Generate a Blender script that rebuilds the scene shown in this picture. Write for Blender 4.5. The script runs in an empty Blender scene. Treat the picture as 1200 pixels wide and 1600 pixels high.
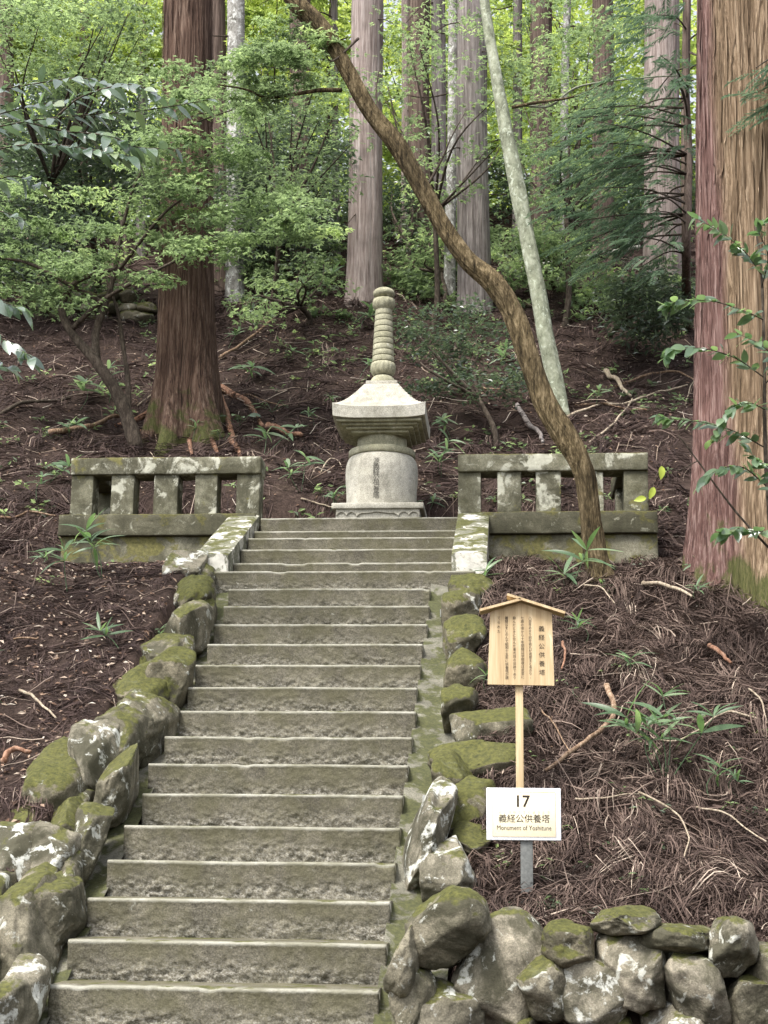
import bpy, math, random
import numpy as np
from mathutils import Vector, Matrix
random.seed(11)
rng = np.random.default_rng(11)
SC = bpy.context.scene
COL = SC.collection
R = math.radians

# ------------------------------------------------------------------ camera
F = 2400.0                       # focal length in pixels of the 1200x1600 photograph
ROLL = 0.012
_vx, _vy = 200*math.cos(ROLL)+550*math.sin(ROLL), 550*math.cos(ROLL)-200*math.sin(ROLL)
PITCH = math.atan(_vy/F)
YAW = math.atan(_vx/F*math.cos(PITCH))
CAM = np.array([1.33, 0.0, 1.5])
fw = np.array([-math.sin(YAW)*math.cos(PITCH), math.cos(YAW)*math.cos(PITCH), math.sin(PITCH)])
_r = np.array([math.cos(YAW), math.sin(YAW), 0.0])
_u = np.cross(_r, fw)
rt = _r*math.cos(ROLL)+_u*math.sin(ROLL)
up = _u*math.cos(ROLL)-_r*math.sin(ROLL)
cd = bpy.data.cameras.new('camera')
cd.sensor_fit = 'VERTICAL'; cd.sensor_height = 36.0; cd.sensor_width = 27.0
cd.lens = F/1600*36.0
cd.clip_start = 0.05; cd.clip_end = 2000
cam = bpy.data.objects.new('camera', cd); COL.objects.link(cam)
cam.matrix_world = Matrix(((rt[0], up[0], -fw[0], CAM[0]), (rt[1], up[1], -fw[1], CAM[1]), (rt[2], up[2], -fw[2], CAM[2]), (0, 0, 0, 1)))
SC.camera = cam

# ------------------------------------------------------------------ sky, sun, exposure
SUN_EL, SUN_AZ = 58.0, 215.0     # azimuth clockwise from +Y: from behind the camera, a little to the left
W = bpy.data.worlds.new('World'); SC.world = W; W.use_nodes = True
wt = W.node_tree
bg = wt.nodes['Background']
sky = wt.nodes.new('ShaderNodeTexSky'); sky.sky_type = 'NISHITA'; sky.sun_disc = False
sky.sun_elevation = R(SUN_EL); sky.sun_rotation = R(SUN_AZ); sky.air_density = 1.0; sky.dust_density = 4.0; sky.ozone_density = 1.0
hs = wt.nodes.new('ShaderNodeHueSaturation'); hs.inputs['Saturation'].default_value = 0.28
wt.links.new(sky.outputs[0], hs.inputs['Color']); wt.links.new(hs.outputs[0], bg.inputs['Color'])
bg.inputs['Strength'].default_value = 0.115
sd = bpy.data.lights.new('sun', 'SUN'); sd.energy = 1.5; sd.angle = R(16); sd.color = (1.0, 0.95, 0.87)
sun = bpy.data.objects.new('sun', sd); COL.objects.link(sun)
_sv = Vector((math.sin(R(SUN_AZ))*math.cos(R(SUN_EL)), math.cos(R(SUN_AZ))*math.cos(R(SUN_EL)), math.sin(R(SUN_EL))))
sun.rotation_euler = _sv.to_track_quat('Z', 'Y').to_euler()
sun.location = (0, -5, 30)
SC.view_settings.view_transform = 'Standard'; SC.view_settings.look = 'None'
SC.view_settings.exposure = 1.68; SC.view_settings.gamma = 1.0
SC.view_settings.use_curve_mapping = False
HAZE = 0.0                     # density of the damp air
SC.cycles.use_denoising = True
try:
    SC.cycles.denoiser = 'OPENIMAGEDENOISE'; SC.cycles.denoising_prefilter = 'ACCURATE'
except Exception:
    pass
SC.cycles.max_bounces = 8; SC.cycles.diffuse_bounces = 5; SC.cycles.glossy_bounces = 2
SC.cycles.transmission_bounces = 4; SC.cycles.transparent_max_bounces = 4
SC.cycles.caustics_reflective = False; SC.cycles.caustics_refractive = False

# ------------------------------------------------------------------ maths helpers
def ray(px, py): return fw+rt*(px-600)/F+up*(800-py)/F
def U(px, py, Y):
    d = ray(px, py); return CAM+d*((Y-CAM[1])/d[1])
def UX(px, py, X):
    d = ray(px, py); return CAM+d*((X-CAM[0])/d[0])
def UP(px, py, off):
    """point of the stair slope, raised by off, seen at a photograph pixel"""
    d = ray(px, py); t = (.96+off-.597*6.9-1.5)/(d[2]-.597*d[1]); return CAM+d*t
def mpp(p): return float((np.asarray(p)-CAM)@fw)/F       # metres per photograph pixel at a point
def project(p):
    q = np.asarray(p)-CAM; w = q@fw
    return 600+F*(q@rt)/w, 800-F*(q@up)/w

def _h(ix, iy, iz, s):
    h = (ix*374761393+iy*668265263+iz*1274126177+s*974711) & 0xffffffff
    h = ((h ^ (h >> 13))*1274126177) & 0xffffffff
    h = ((h ^ (h >> 16))*2246822519) & 0xffffffff
    return ((h ^ (h >> 13)) & 0xffff)/32767.5-1.0
def vnoise(p, s=0):
    p = np.asarray(p, float); i = np.floor(p).astype(np.int64); f = p-i; f = f*f*(3-2*f)
    x, y, z = i[..., 0], i[..., 1], i[..., 2]; fx, fy, fz = f[..., 0], f[..., 1], f[..., 2]
    def c(a, b, d): return _h(x+a, y+b, z+d, s)
    x00 = c(0,0,0)*(1-fx)+c(1,0,0)*fx; x10 = c(0,1,0)*(1-fx)+c(1,1,0)*fx
    x01 = c(0,0,1)*(1-fx)+c(1,0,1)*fx; x11 = c(0,1,1)*(1-fx)+c(1,1,1)*fx
    return (x00*(1-fy)+x10*fy)*(1-fz)+(x01*(1-fy)+x11*fy)*fz
def fbm(p, o=4, s=0):
    p = np.asarray(p, float); a = 1.0; t = 0; n = 0
    for k in range(o):
        t = t+a*vnoise(p*2.0**k+17.3*k, s+k); n += a; a *= 0.5
    return t/n
def sst(a, b, v):
    t = np.clip((v-a)/(b-a), 0, 1); return t*t*(3-2*t)
def nrm(v): return v/np.maximum(np.linalg.norm(v, axis=-1, keepdims=True), 1e-9)

# ------------------------------------------------------------------ mesh helpers
def mesh_data(name, V, faces, smooth=True, rnd=None, extra=None):
    """faces: list of int arrays (m,k); rnd: per-vertex float attribute"""
    V = np.asarray(V, np.float32).reshape(-1, 3)
    if not isinstance(faces, (list, tuple)): faces = [faces]
    faces = [np.asarray(f, np.int32) for f in faces if len(f)]
    me = bpy.data.meshes.new(name)
    me.vertices.add(len(V)); me.vertices.foreach_set('co', V.ravel())
    li = np.concatenate([f.ravel() for f in faces]); lt = np.concatenate([np.full(len(f), f.shape[1], np.int32) for f in faces])
    ls = np.concatenate([[0], np.cumsum(lt)[:-1]]).astype(np.int32)
    me.loops.add(len(li)); me.loops.foreach_set('vertex_index', li)
    me.polygons.add(len(lt)); me.polygons.foreach_set('loop_start', ls); me.polygons.foreach_set('loop_total', lt)
    me.polygons.foreach_set('use_smooth', np.full(len(lt), bool(smooth)))
    if rnd is not None:
        a = me.attributes.new('rnd', 'FLOAT', 'POINT'); a.data.foreach_set('value', np.asarray(rnd, np.float32))
    if extra:
        for k, v in extra.items():
            a = me.attributes.new(k, 'FLOAT', 'POINT'); a.data.foreach_set('value', np.asarray(v, np.float32))
    me.update(calc_edges=True); me.validate()
    return me
def link(name, me, mat=None, parent=None, loc=None):
    if mat is not None and len(me.materials) == 0: me.materials.append(mat)
    o = bpy.data.objects.new(name, me); COL.objects.link(o)
    if parent is not None: o.parent = parent
    if loc is not None: o.location = loc
    return o
def mk(name, V, faces, mat, parent=None, smooth=True, rnd=None, loc=None, extra=None):
    """verts in WORLD space; parents here sit at their base without rotation"""
    V = np.asarray(V, float).reshape(-1, 3)
    org = np.zeros(3)
    if parent is not None: org = np.array(ORG.get(parent.name, (0, 0, 0)))
    if loc is not None: org = np.asarray(loc, float)
    me = mesh_data(name, V-org, faces, smooth, rnd, extra)
    o = link(name, me, mat, parent, None if parent is not None else org)
    if parent is not None: ORG[o.name] = org
    return o
ORG = {}
def thing(name, label, cat, loc, group=None):
    e = bpy.data.objects.new(name, None); COL.objects.link(e); e.location = [float(v) for v in loc]
    e.empty_display_size = 0.1
    ORG[e.name] = tuple(float(v) for v in loc)
    tag(e, label, cat, group, 'thing'); return e
def tag(o, label=None, cat=None, group=None, kind=None):
    if label: o['label'] = label
    if cat: o['category'] = cat
    if group: o['group'] = group
    if kind: o['kind'] = kind
    return o

class MB:
    def __init__(s): s.V = []; s.F = {}; s.r = []; s.n = 0
    def add(s, V, faces, rnd=0.5):
        V = np.asarray(V, float).reshape(-1, 3)
        if not isinstance(faces, (list, tuple)): faces = [faces]
        for f in faces:
            f = np.asarray(f)
            if len(f): s.F.setdefault(f.shape[1], []).append(f+s.n)
        s.V.append(V); s.r.append(np.broadcast_to(np.asarray(rnd, float), (len(V),)).copy()); s.n += len(V)
    def mk(s, name, mat, parent=None, smooth=True, loc=None):
        return mk(name, np.concatenate(s.V), [np.concatenate(v) for v in s.F.values()], mat, parent, smooth, np.concatenate(s.r), loc)

def tube(path, rad, sides=8, nz=0.0, seed=0, cap=True):
    P = np.asarray(path, float); n = len(P); rad = np.broadcast_to(np.asarray(rad, float), (n,))
    T = nrm(np.gradient(P, axis=0)); 
    a = np.array([0, 0, 1.0]) if abs(T[0, 2]) < 0.9 else np.array([1.0, 0, 0])
    X = np.zeros((n, 3)); x = nrm(np.cross(T[0], a))
    for i in range(n):
        x = nrm(x-T[i]*(x@T[i])); X[i] = x
    Yv = np.cross(T, X)
    th = np.arange(sides)*2*np.pi/sides
    V = P[:, None]+rad[:, None, None]*(np.cos(th)[None, :, None]*X[:, None]+np.sin(th)[None, :, None]*Yv[:, None])
    if nz:
        d = nrm(V-P[:, None]); V = V+d*(fbm(V/np.maximum(rad.mean(), .01)*.9, 3, seed)*nz*rad[:, None])[..., None]
    V = V.reshape(-1, 3)
    i, j = np.meshgrid(np.arange(n-1), np.arange(sides), indexing='ij'); k = (j+1) % sides
    Fq = np.stack([i*sides+j, i*sides+k, (i+1)*sides+k, (i+1)*sides+j], -1).reshape(-1, 4)
    fs = [Fq]
    if cap:
        V = np.concatenate([V, P[:1], P[-1:]]); b = n*sides
        jj = np.arange(sides)
        fs.append(np.stack([np.full(sides, b), (jj+1) % sides, jj], -1))
        fs.append(np.stack([np.full(sides, b+1), (n-1)*sides+jj, (n-1)*sides+(jj+1) % sides], -1))
    return V, fs
def spline(pts, n):
    """Catmull-Rom through pts (k,d)"""
    P = np.asarray(pts, float); P = np.concatenate([2*P[:1]-P[1:2], P, 2*P[-1:]-P[-2:-1]]); k = len(P)-3
    t = np.linspace(0, k-1e-6, n); i = t.astype(int); f = (t-i)[:, None]
    a, b, c, d = P[i], P[i+1], P[i+2], P[i+3]
    return .5*((2*b)+(-a+c)*f+(2*a-5*b+4*c-d)*f*f+(-a+3*b-3*c+d)*f**3)
def box(x0, x1, y0, y1, z0, z1, bev=0.01, sub=0, nz=0.0, seed=0):
    """bevelled box, optionally subdivided evenly (cell size sub) and roughened"""
    def ax(a, b):
        m = max(2, int(round((b-a)/sub))+1) if sub else 2
        c = np.linspace(a+bev, b-bev, m); return np.concatenate([[a], c, [b]])
    A = [ax(x0, x1), ax(y0, y1), ax(z0, z1)]
    Vs = []; Fs = []; n = 0
    c0 = np.array([x0, y0, z0])+bev; c1 = np.array([x1, y1, z1])-bev
    for axis in range(3):
        u, v = [(1, 2), (2, 0), (0, 1)][axis]
        for side in (0, 1):
            gu, gv = np.meshgrid(A[u], A[v], indexing='ij')
            P = np.zeros(gu.shape+(3,)); P[..., u] = gu; P[..., v] = gv; P[..., axis] = (x0, y0, z0)[axis] if side == 0 else (x1, y1, z1)[axis]
            nu, nv = gu.shape
            i, j = np.meshgrid(np.arange(nu-1), np.arange(nv-1), indexing='ij')
            q = np.stack([i*nv+j, (i+1)*nv+j, (i+1)*nv+j+1, i*nv+j+1], -1).reshape(-1, 4)
            if side == 0: q = q[:, ::-1]
            Vs.append(P.reshape(-1, 3)); Fs.append(q+n); n += nu*nv
    V = np.concatenate(Vs); Q = np.concatenate(Fs)
    key = np.round(V, 6); uq, inv = np.unique(key, axis=0, return_inverse=True); inv = inv.ravel()
    V = uq; Q = inv[Q]
    if bev > 0:                                            # round the rim: pull points to distance bev from the inner box
        core = np.clip(V, c0, c1); d = V-core; L = np.linalg.norm(d, axis=1, keepdims=True)
        V = core+np.where(L > 0, d/np.maximum(L, 1e-9)*bev, d)
    if nz:
        core = np.clip(V, c0, c1); d = nrm(V-core+1e-9)
        V = V+d*(fbm(V*9, 4, seed)*nz+fbm(V*45, 2, seed+5)*nz*.4)[:, None]
    return V, Q
def lathe(prof, cx, cy, seg=64, flute=None):
    """prof list of (r,z); flute(z_index, theta)->factor"""
    pr = np.asarray(prof, float); th = np.arange(seg)*2*np.pi/seg; n = len(pr)
    r = np.repeat(pr[:, :1], seg, 1)
    if flute is not None: r = r*flute(np.arange(n)[:, None], th[None, :])
    V = np.stack([cx+r*np.cos(th), cy+r*np.sin(th), np.repeat(pr[:, 1:], seg, 1)], -1).reshape(-1, 3)
    i, j = np.meshgrid(np.arange(n-1), np.arange(seg), indexing='ij'); k = (j+1) % seg
    return V, np.stack([i*seg+j, i*seg+k, (i+1)*seg+k, (i+1)*seg+j], -1).reshape(-1, 4)

# ------------------------------------------------------------------ material helpers
def nn(nt, t, inp=None, **pr):
    n = nt.nodes.new(t)
    for k, v in pr.items(): setattr(n, k, v)
    for k, v in (inp or {}).items():
        s = n.inputs[k]
        if isinstance(v, bpy.types.NodeSocket): nt.links.new(v, s)
        else: s.default_value = v
    return n
def c4(c): return tuple(c)+(1.0,) if len(c) == 3 else tuple(c)
def ramp(nt, fac, stops, interp='LINEAR'):
    n = nn(nt, 'ShaderNodeValToRGB', {'Fac': fac}); cr = n.color_ramp; cr.interpolation = interp
    while len(cr.elements) < len(stops): cr.elements.new(0.5)
    for e, (p, c) in zip(cr.elements, stops):
        e.position = p; e.color = c4(c) if isinstance(c, (tuple, list)) else (c, c, c, 1)
    return n.outputs['Color']
def mixc(nt, fac, a, b, mode='MIX'):
    n = nt.nodes.new('ShaderNodeMix'); n.data_type = 'RGBA'; n.blend_type = mode
    for i, v in ((0, fac), (6, a), (7, b)):
        if isinstance(v, bpy.types.NodeSocket): nt.links.new(v, n.inputs[i])
        else: n.inputs[i].default_value = v if i == 0 else c4(v)
    return n.outputs[2]
def mth(nt, op, a, b=0.0, clamp=False):
    n = nt.nodes.new('ShaderNodeMath'); n.operation = op; n.use_clamp = clamp
    for i, v in ((0, a), (1, b)):
        if isinstance(v, bpy.types.NodeSocket): nt.links.new(v, n.inputs[i])
        else: n.inputs[i].default_value = v
    return n.outputs[0]
def noise(nt, vec, scale, detail=5, rough=.6, dist=0.0):
    return nn(nt, 'ShaderNodeTexNoise', {'Vector': vec, 'Scale': scale, 'Detail': detail, 'Roughness': rough, 'Distortion': dist}).outputs['Fac']
def newmat(name, rough=.8, spec=.3):
    m = bpy.data.materials.new(name); m.use_nodes = True; nt = m.node_tree
    b = nt.nodes['Principled BSDF']; b.inputs['Roughness'].default_value = rough; b.inputs['Specular IOR Level'].default_value = spec
    return m, nt, b
def pos(nt): return nn(nt, 'ShaderNodeNewGeometry').outputs['Position']
def scaled(nt, vec, s): return nn(nt, 'ShaderNodeMapping', {'Vector': vec, 'Scale': s}).outputs[0]
def bump(nt, b, h, strength=.5, dist=.01):
    n = nn(nt, 'ShaderNodeBump', {'Height': h, 'Strength': strength, 'Distance': dist}); nt.links.new(n.outputs[0], b.inputs['Normal'])
def flat_mat(name, col, rough=.6, spec=.3, var=.12, scale=20):
    m, nt, b = newmat(name, rough, spec); p = pos(nt)
    n = noise(nt, p, scale, 4)
    nt.links.new(ramp(nt, n, [(.3, tuple(c*(1-var) for c in col)), (.7, tuple(min(1, c*(1+var)) for c in col))]), b.inputs['Base Color'])
    return m
def stone_mat(name, dark, light, scale=6, moss=0.0, moss_up=(.3, .8), lichen=0.0, lscale=7, grime=0.0, bumpd=.01, rough=.85, mosscol=((.03, .034, .010), (.112, .112, .028)), speck=.35, lcol=(.48, .485, .43), edge=False, vstreak=0.0, lsoft=.06):
    m, nt, b = newmat(name, rough, .25); p = pos(nt)
    n1 = noise(nt, p, scale, 6, .65, .3)
    col = ramp(nt, n1, [(.3, dark), (.7, light)])
    sp = noise(nt, p, 130, 2, .7)
    col = mixc(nt, 1.0, col, ramp(nt, sp, [(.35, 1-speck), (.6, 1.0), (.72, 1.0+speck*.6)]), 'MULTIPLY')
    med = noise(nt, p, scale*5.3, 5, .7)
    col = mixc(nt, 1.0, col, ramp(nt, med, [(.3, .68), (.65, 1.12)]), 'MULTIPLY')
    if grime:
        g = noise(nt, p, scale*.55, 6, .72, .6)
        gf = ramp(nt, g, [(.5-.25*grime, 0.0), (.58, 1.0)])
        col = mixc(nt, mth(nt, 'MULTIPLY', gf, .88), col, (.045, .043, .026))
    if vstreak:
        g = noise(nt, scaled(nt, p, (9, 9, 1.1)), 1.0, 5, .7, .2)
        col = mixc(nt, mth(nt, 'MULTIPLY', ramp(nt, g, [(.45, 0.0), (.7, 1.0)]), vstreak), col, (.10, .095, .06))
    if lichen:
        l = noise(nt, p, lscale, 7, .62, .9)
        l2 = noise(nt, p, lscale*6, 4, .7)
        lm = mth(nt, 'ADD', l, mth(nt, 'MULTIPLY', mth(nt, 'SUBTRACT', l2, .5), .22))
        t = .70-.22*lichen
        lf = ramp(nt, lm, [(t, 0.0), (t+lsoft, 1.0)])
        lc = ramp(nt, noise(nt, p, lscale*3, 4, .6), [(.35, tuple(c*.72 for c in lcol)), (.65, lcol)])
        col = mixc(nt, mth(nt, 'MULTIPLY', lf, .9), col, lc)
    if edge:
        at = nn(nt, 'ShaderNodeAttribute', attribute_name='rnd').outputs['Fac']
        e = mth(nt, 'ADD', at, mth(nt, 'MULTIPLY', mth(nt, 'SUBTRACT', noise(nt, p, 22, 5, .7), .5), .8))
        col = mixc(nt, ramp(nt, e, [(.5, 0.0), (.9, .66)]), col, (.40, .395, .34))  # pale step nose: worn stone, with light caught along the edge painted in
        cz = nn(nt, 'ShaderNodeAttribute', attribute_name='chisel').outputs['Fac']     # fresh pale grain on the rough dressed lower part
        fk = mth(nt, 'MULTIPLY', ramp(nt, noise(nt, scaled(nt, p, (1, 1, 1.5)), 75, 4, .7, .4), [(.46, 0.0), (.64, .72)]), cz)
        col = mixc(nt, fk, col, (.40, .385, .34))
        sm = mth(nt, 'MULTIPLY', ramp(nt, noise(nt, p, 5, 5, .65), [(.40, 0.0), (.60, .7)]), mth(nt, 'SUBTRACT', .9, cz, True))
        col = mixc(nt, sm, col, (.098, .092, .048))
    if moss:
        nz = nn(nt, 'ShaderNodeSeparateXYZ', {'Vector': nn(nt, 'ShaderNodeNewGeometry').outputs['Normal']}).outputs['Z']
        mn = noise(nt, p, 5.5, 6, .65, .4)
        mf = mth(nt, 'ADD', ramp(nt, mth(nt, 'MULTIPLY', mth(nt, 'ADD', nz, 1.0), .5), [((moss_up[0]+1)/2, 0.0), ((moss_up[1]+1)/2, .36)]), mn)
        t = .98-.38*moss
        mf = ramp(nt, mf, [(t, 0.0), (t+.07, 1.0)])
        mc = ramp(nt, noise(nt, p, 40, 4, .7), [(.3, mosscol[0]), (.7, mosscol[1])])
        col = mixc(nt, mth(nt, 'MULTIPLY', mf, .93), col, mc)
    nt.links.new(col, b.inputs['Base Color'])
    hgt = mth(nt, 'ADD', mth(nt, 'MULTIPLY', med, .6), mth(nt, 'MULTIPLY', noise(nt, p, 70, 4, .7), .4))
    bump(nt, b, hgt, .7, bumpd)
    return m
def leaf_mat(name, stops, rough=.45, trans=.35, tcol=None, spec=.4):
    m, nt, b = newmat(name, rough, spec)
    at = nn(nt, 'ShaderNodeAttribute', attribute_name='rnd').outputs['Fac']
    col = ramp(nt, at, stops); nt.links.new(col, b.inputs['Base Color'])
    tr = nn(nt, 'ShaderNodeBsdfTranslucent', {'Color': mixc(nt, 1.0, col, tcol or (1.5, 1.6, .7), 'MULTIPLY')})
    mx = nn(nt, 'ShaderNodeMixShader', {0: trans}); nt.links.new(b.outputs[0], mx.inputs[1]); nt.links.new(tr.outputs[0], mx.inputs[2])
    nt.links.new(mx.outputs[0], nt.nodes['Material Output'].inputs['Surface'])
    return m
def obj_leaf_mat(name, stops, rough=.3, trans=.25, spec=.5):
    m, nt, b = newmat(name, rough, spec)
    at = nn(nt, 'ShaderNodeObjectInfo').outputs['Random']
    p = nn(nt, 'ShaderNodeTexCoord').outputs['Object']
    col = ramp(nt, at, stops)
    col = mixc(nt, 1.0, col, ramp(nt, noise(nt, p, 40, 3), [(.3, .8), (.7, 1.15)]), 'MULTIPLY')
    nt.links.new(col, b.inputs['Base Color'])
    tr = nn(nt, 'ShaderNodeBsdfTranslucent', {'Color': mixc(nt, 1.0, col, (1.9, 2.0, 1.2), 'MULTIPLY')})
    mx = nn(nt, 'ShaderNodeMixShader', {0: trans}); nt.links.new(b.outputs[0], mx.inputs[1]); nt.links.new(tr.outputs[0], mx.inputs[2])
    nt.links.new(mx.outputs[0], nt.nodes['Material Output'].inputs['Surface'])
    return m
def bark_mat(name, dark, mid, light, sx=22, sz=1.6, moss=0.0, lichen=0.0, bumpd=.012, lcol=(.42, .45, .36), mossz=None, blot=.5, split=None):
    m, nt, b = newmat(name, .9, .15); p = nn(nt, 'ShaderNodeTexCoord').outputs['Object']
    q = scaled(nt, p, (sx, sx, sz))
    n1 = noise(nt, q, 1.0, 7, .7, .35); n2 = noise(nt, scaled(nt, p, (sx*3, sx*3, sz*2.5)), 1.0, 4, .7, .2)
    mixn = mth(nt, 'ADD', mth(nt, 'MULTIPLY', n1, .65), mth(nt, 'MULTIPLY', n2, .35))
    col = ramp(nt, mixn, [(.38, dark), (.5, mid), (.62, light)])
    bl = noise(nt, p, 1.7, 4, .6, .5)
    col = mixc(nt, 1.0, col, ramp(nt, bl, [(.3, 1-blot*.6), (.7, 1+blot*.35)]), 'MULTIPLY')
    if split:                                              # bark of another hue on one side of the bole
        sx_ = nn(nt, 'ShaderNodeSeparateXYZ', {'Vector': p}).outputs['X']
        e = mth(nt, 'ADD', sx_, mth(nt, 'MULTIPLY', mth(nt, 'SUBTRACT', noise(nt, scaled(nt, p, (3, 3, .5)), 1.0, 4), .5), .25))
        f = ramp(nt, mth(nt, 'ADD', mth(nt, 'MULTIPLY', e, 2.0), .5-2*split[0]), [(.42, 0.0), (.58, 1.0)])
        c2 = ramp(nt, mixn, [(.38, split[1]), (.5, split[2]), (.62, split[3])])
        col = mixc(nt, f, col, c2)
    if lichen:
        l = noise(nt, scaled(nt, p, (16, 16, 11)), 1.0, 6, .7, .8)
        t = .72-.24*lichen
        col = mixc(nt, ramp(nt, l, [(t, 0.0), (t+.05, .9)]), col, lcol)
    if moss:
        l = noise(nt, p, 4.5, 6, .65, .4)
        if mossz is not None:
            z = nn(nt, 'ShaderNodeSeparateXYZ', {'Vector': p}).outputs['Z']
            l = mth(nt, 'ADD', l, mth(nt, 'MULTIPLY', mth(nt, 'SUBTRACT', mossz, z), .4))
        t = .75-.3*moss
        col = mixc(nt, ramp(nt, l, [(t, 0.0), (t+.1, .85)]), col, ramp(nt, n2, [(.3, (.03, .04, .012)), (.7, (.10, .11, .035))]))
    nt.links.new(col, b.inputs['Base Color'])
    bump(nt, b, mixn, 1.0, bumpd*1.6)
    return m

M = {}
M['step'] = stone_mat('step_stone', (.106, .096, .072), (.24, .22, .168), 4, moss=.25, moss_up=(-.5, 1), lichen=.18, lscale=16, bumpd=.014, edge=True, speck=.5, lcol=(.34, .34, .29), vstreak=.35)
M['balus'] = stone_mat('balustrade_stone', (.13, .125, .075), (.38, .37, .285), 5, moss=.66, moss_up=(-.5, .9), lichen=.74, lscale=5, grime=.5, bumpd=.009, lcol=(.50, .50, .41), vstreak=.4, lsoft=.08, mosscol=((.075, .073, .026), (.185, .17, .062)))
M['plinth'] = stone_mat('grimy_plinth_stone', (.07, .068, .042), (.19, .18, .125), 4, moss=.8, moss_up=(-.4, .9), lichen=.42, lscale=9, grime=.45, bumpd=.012, lcol=(.36, .36, .28), vstreak=.5, lsoft=.12, mosscol=((.05, .05, .018), (.13, .12, .042)))
M['base'] = stone_mat('stained_base_stone', (.15, .142, .095), (.34, .325, .245), 4, moss=.92, moss_up=(-.6, .9), lichen=.5, lscale=4, grime=.35, bumpd=.011, lcol=(.44, .43, .34), vstreak=.5, lsoft=.18, mosscol=((.075, .073, .026), (.185, .17, .062)))
M['coping'] = stone_mat('coping_stone', (.14, .14, .10), (.30, .30, .23), 5, moss=.42, moss_up=(-.2, .8), lichen=.85, lscale=5, bumpd=.009, lcol=(.66, .64, .58))
M['granite'] = stone_mat('monument_granite', (.42, .40, .33), (.60, .58, .51), 2.2, lichen=.12, lscale=9, bumpd=.004, speck=.4, vstreak=.22, lcol=(.6, .6, .56))
M['granite_worn'] = stone_mat('yellowed_granite', (.28, .27, .175), (.50, .485, .36), 5, moss=.18, moss_up=(-.3, 1), lichen=.3, lscale=8, bumpd=.006, speck=.35, vstreak=.45, lcol=(.58, .57, .48))
M['boulder'] = stone_mat('mossy_boulder', (.10, .09, .062), (.32, .29, .215), 5, moss=.62, moss_up=(-.1, .85), lichen=.52, lscale=9, grime=.25, bumpd=.015)
M['boulder_pale'] = stone_mat('lichened_boulder', (.11, .10, .07), (.34, .31, .24), 4, moss=.45, moss_up=(-.1, .95), lichen=.74, lscale=7, grime=.2, bumpd=.013, lcol=(.58, .59, .54))
M['boulder_moss'] = stone_mat('moss_covered_boulder', (.085, .075, .048), (.27, .24, .17), 5, moss=.86, moss_up=(-.3, .8), lichen=.46, lscale=9, grime=.25, bumpd=.018)
M['boulder_warm'] = stone_mat('warm_grey_boulder', (.15, .135, .10), (.40, .36, .28), 5, moss=.42, moss_up=(-.1, .95), lichen=.55, lscale=9, grime=.25, bumpd=.014)
M['gutter'] = stone_mat('gutter_concrete', (.12, .115, .09), (.25, .24, .19), 3.5, moss=.52, moss_up=(-.6, .9), lichen=.2, lscale=6, bumpd=.012, mosscol=((.034, .038, .016), (.088, .092, .034)))
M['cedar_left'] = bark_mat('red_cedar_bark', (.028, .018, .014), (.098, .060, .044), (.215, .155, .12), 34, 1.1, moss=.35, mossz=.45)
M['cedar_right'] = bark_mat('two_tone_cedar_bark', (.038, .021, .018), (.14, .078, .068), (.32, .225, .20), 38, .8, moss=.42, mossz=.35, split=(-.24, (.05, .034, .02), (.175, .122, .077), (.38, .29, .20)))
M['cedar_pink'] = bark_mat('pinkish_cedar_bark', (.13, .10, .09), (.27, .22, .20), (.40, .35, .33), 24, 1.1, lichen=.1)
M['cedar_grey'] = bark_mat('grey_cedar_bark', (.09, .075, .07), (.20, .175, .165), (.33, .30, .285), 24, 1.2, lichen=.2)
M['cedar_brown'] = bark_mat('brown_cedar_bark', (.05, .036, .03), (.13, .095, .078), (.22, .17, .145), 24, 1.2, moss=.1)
M['lean_bark'] = bark_mat('mottled_brown_bark', (.024, .018, .010), (.125, .094, .050), (.30, .235, .14), 26, 6, moss=.34, lichen=.22, lcol=(.30, .28, .19), bumpd=.035, blot=.9)
M['lichen_bark'] = bark_mat('pale_lichen_bark', (.14, .15, .105), (.27, .29, .21), (.40, .42, .33), 9, 7, lichen=.65, moss=.25, lcol=(.48, .52, .42))
M['birch_bark'] = bark_mat('white_mottled_bark', (.10, .095, .08), (.28, .27, .25), (.46, .45, .43), 8, 5, lichen=.75, lcol=(.6, .61, .58))
M['twig'] = bark_mat('dark_twig_bark', (.028, .022, .017), (.07, .055, .043), (.14, .115, .09), 30, 10, bumpd=.004)
M['deadwood'] = bark_mat('fallen_branch_wood', (.07, .045, .028), (.20, .13, .085), (.38, .29, .21), 40, 10, bumpd=.005)
M['deadpale'] = bark_mat('pale_fallen_branch', (.14, .11, .08), (.33, .27, .20), (.5, .43, .34), 40, 10, bumpd=.005)
M['root'] = bark_mat('exposed_root_bark', (.10, .05, .03), (.24, .13, .085), (.38, .25, .18), 20, 8, bumpd=.006)

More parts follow.
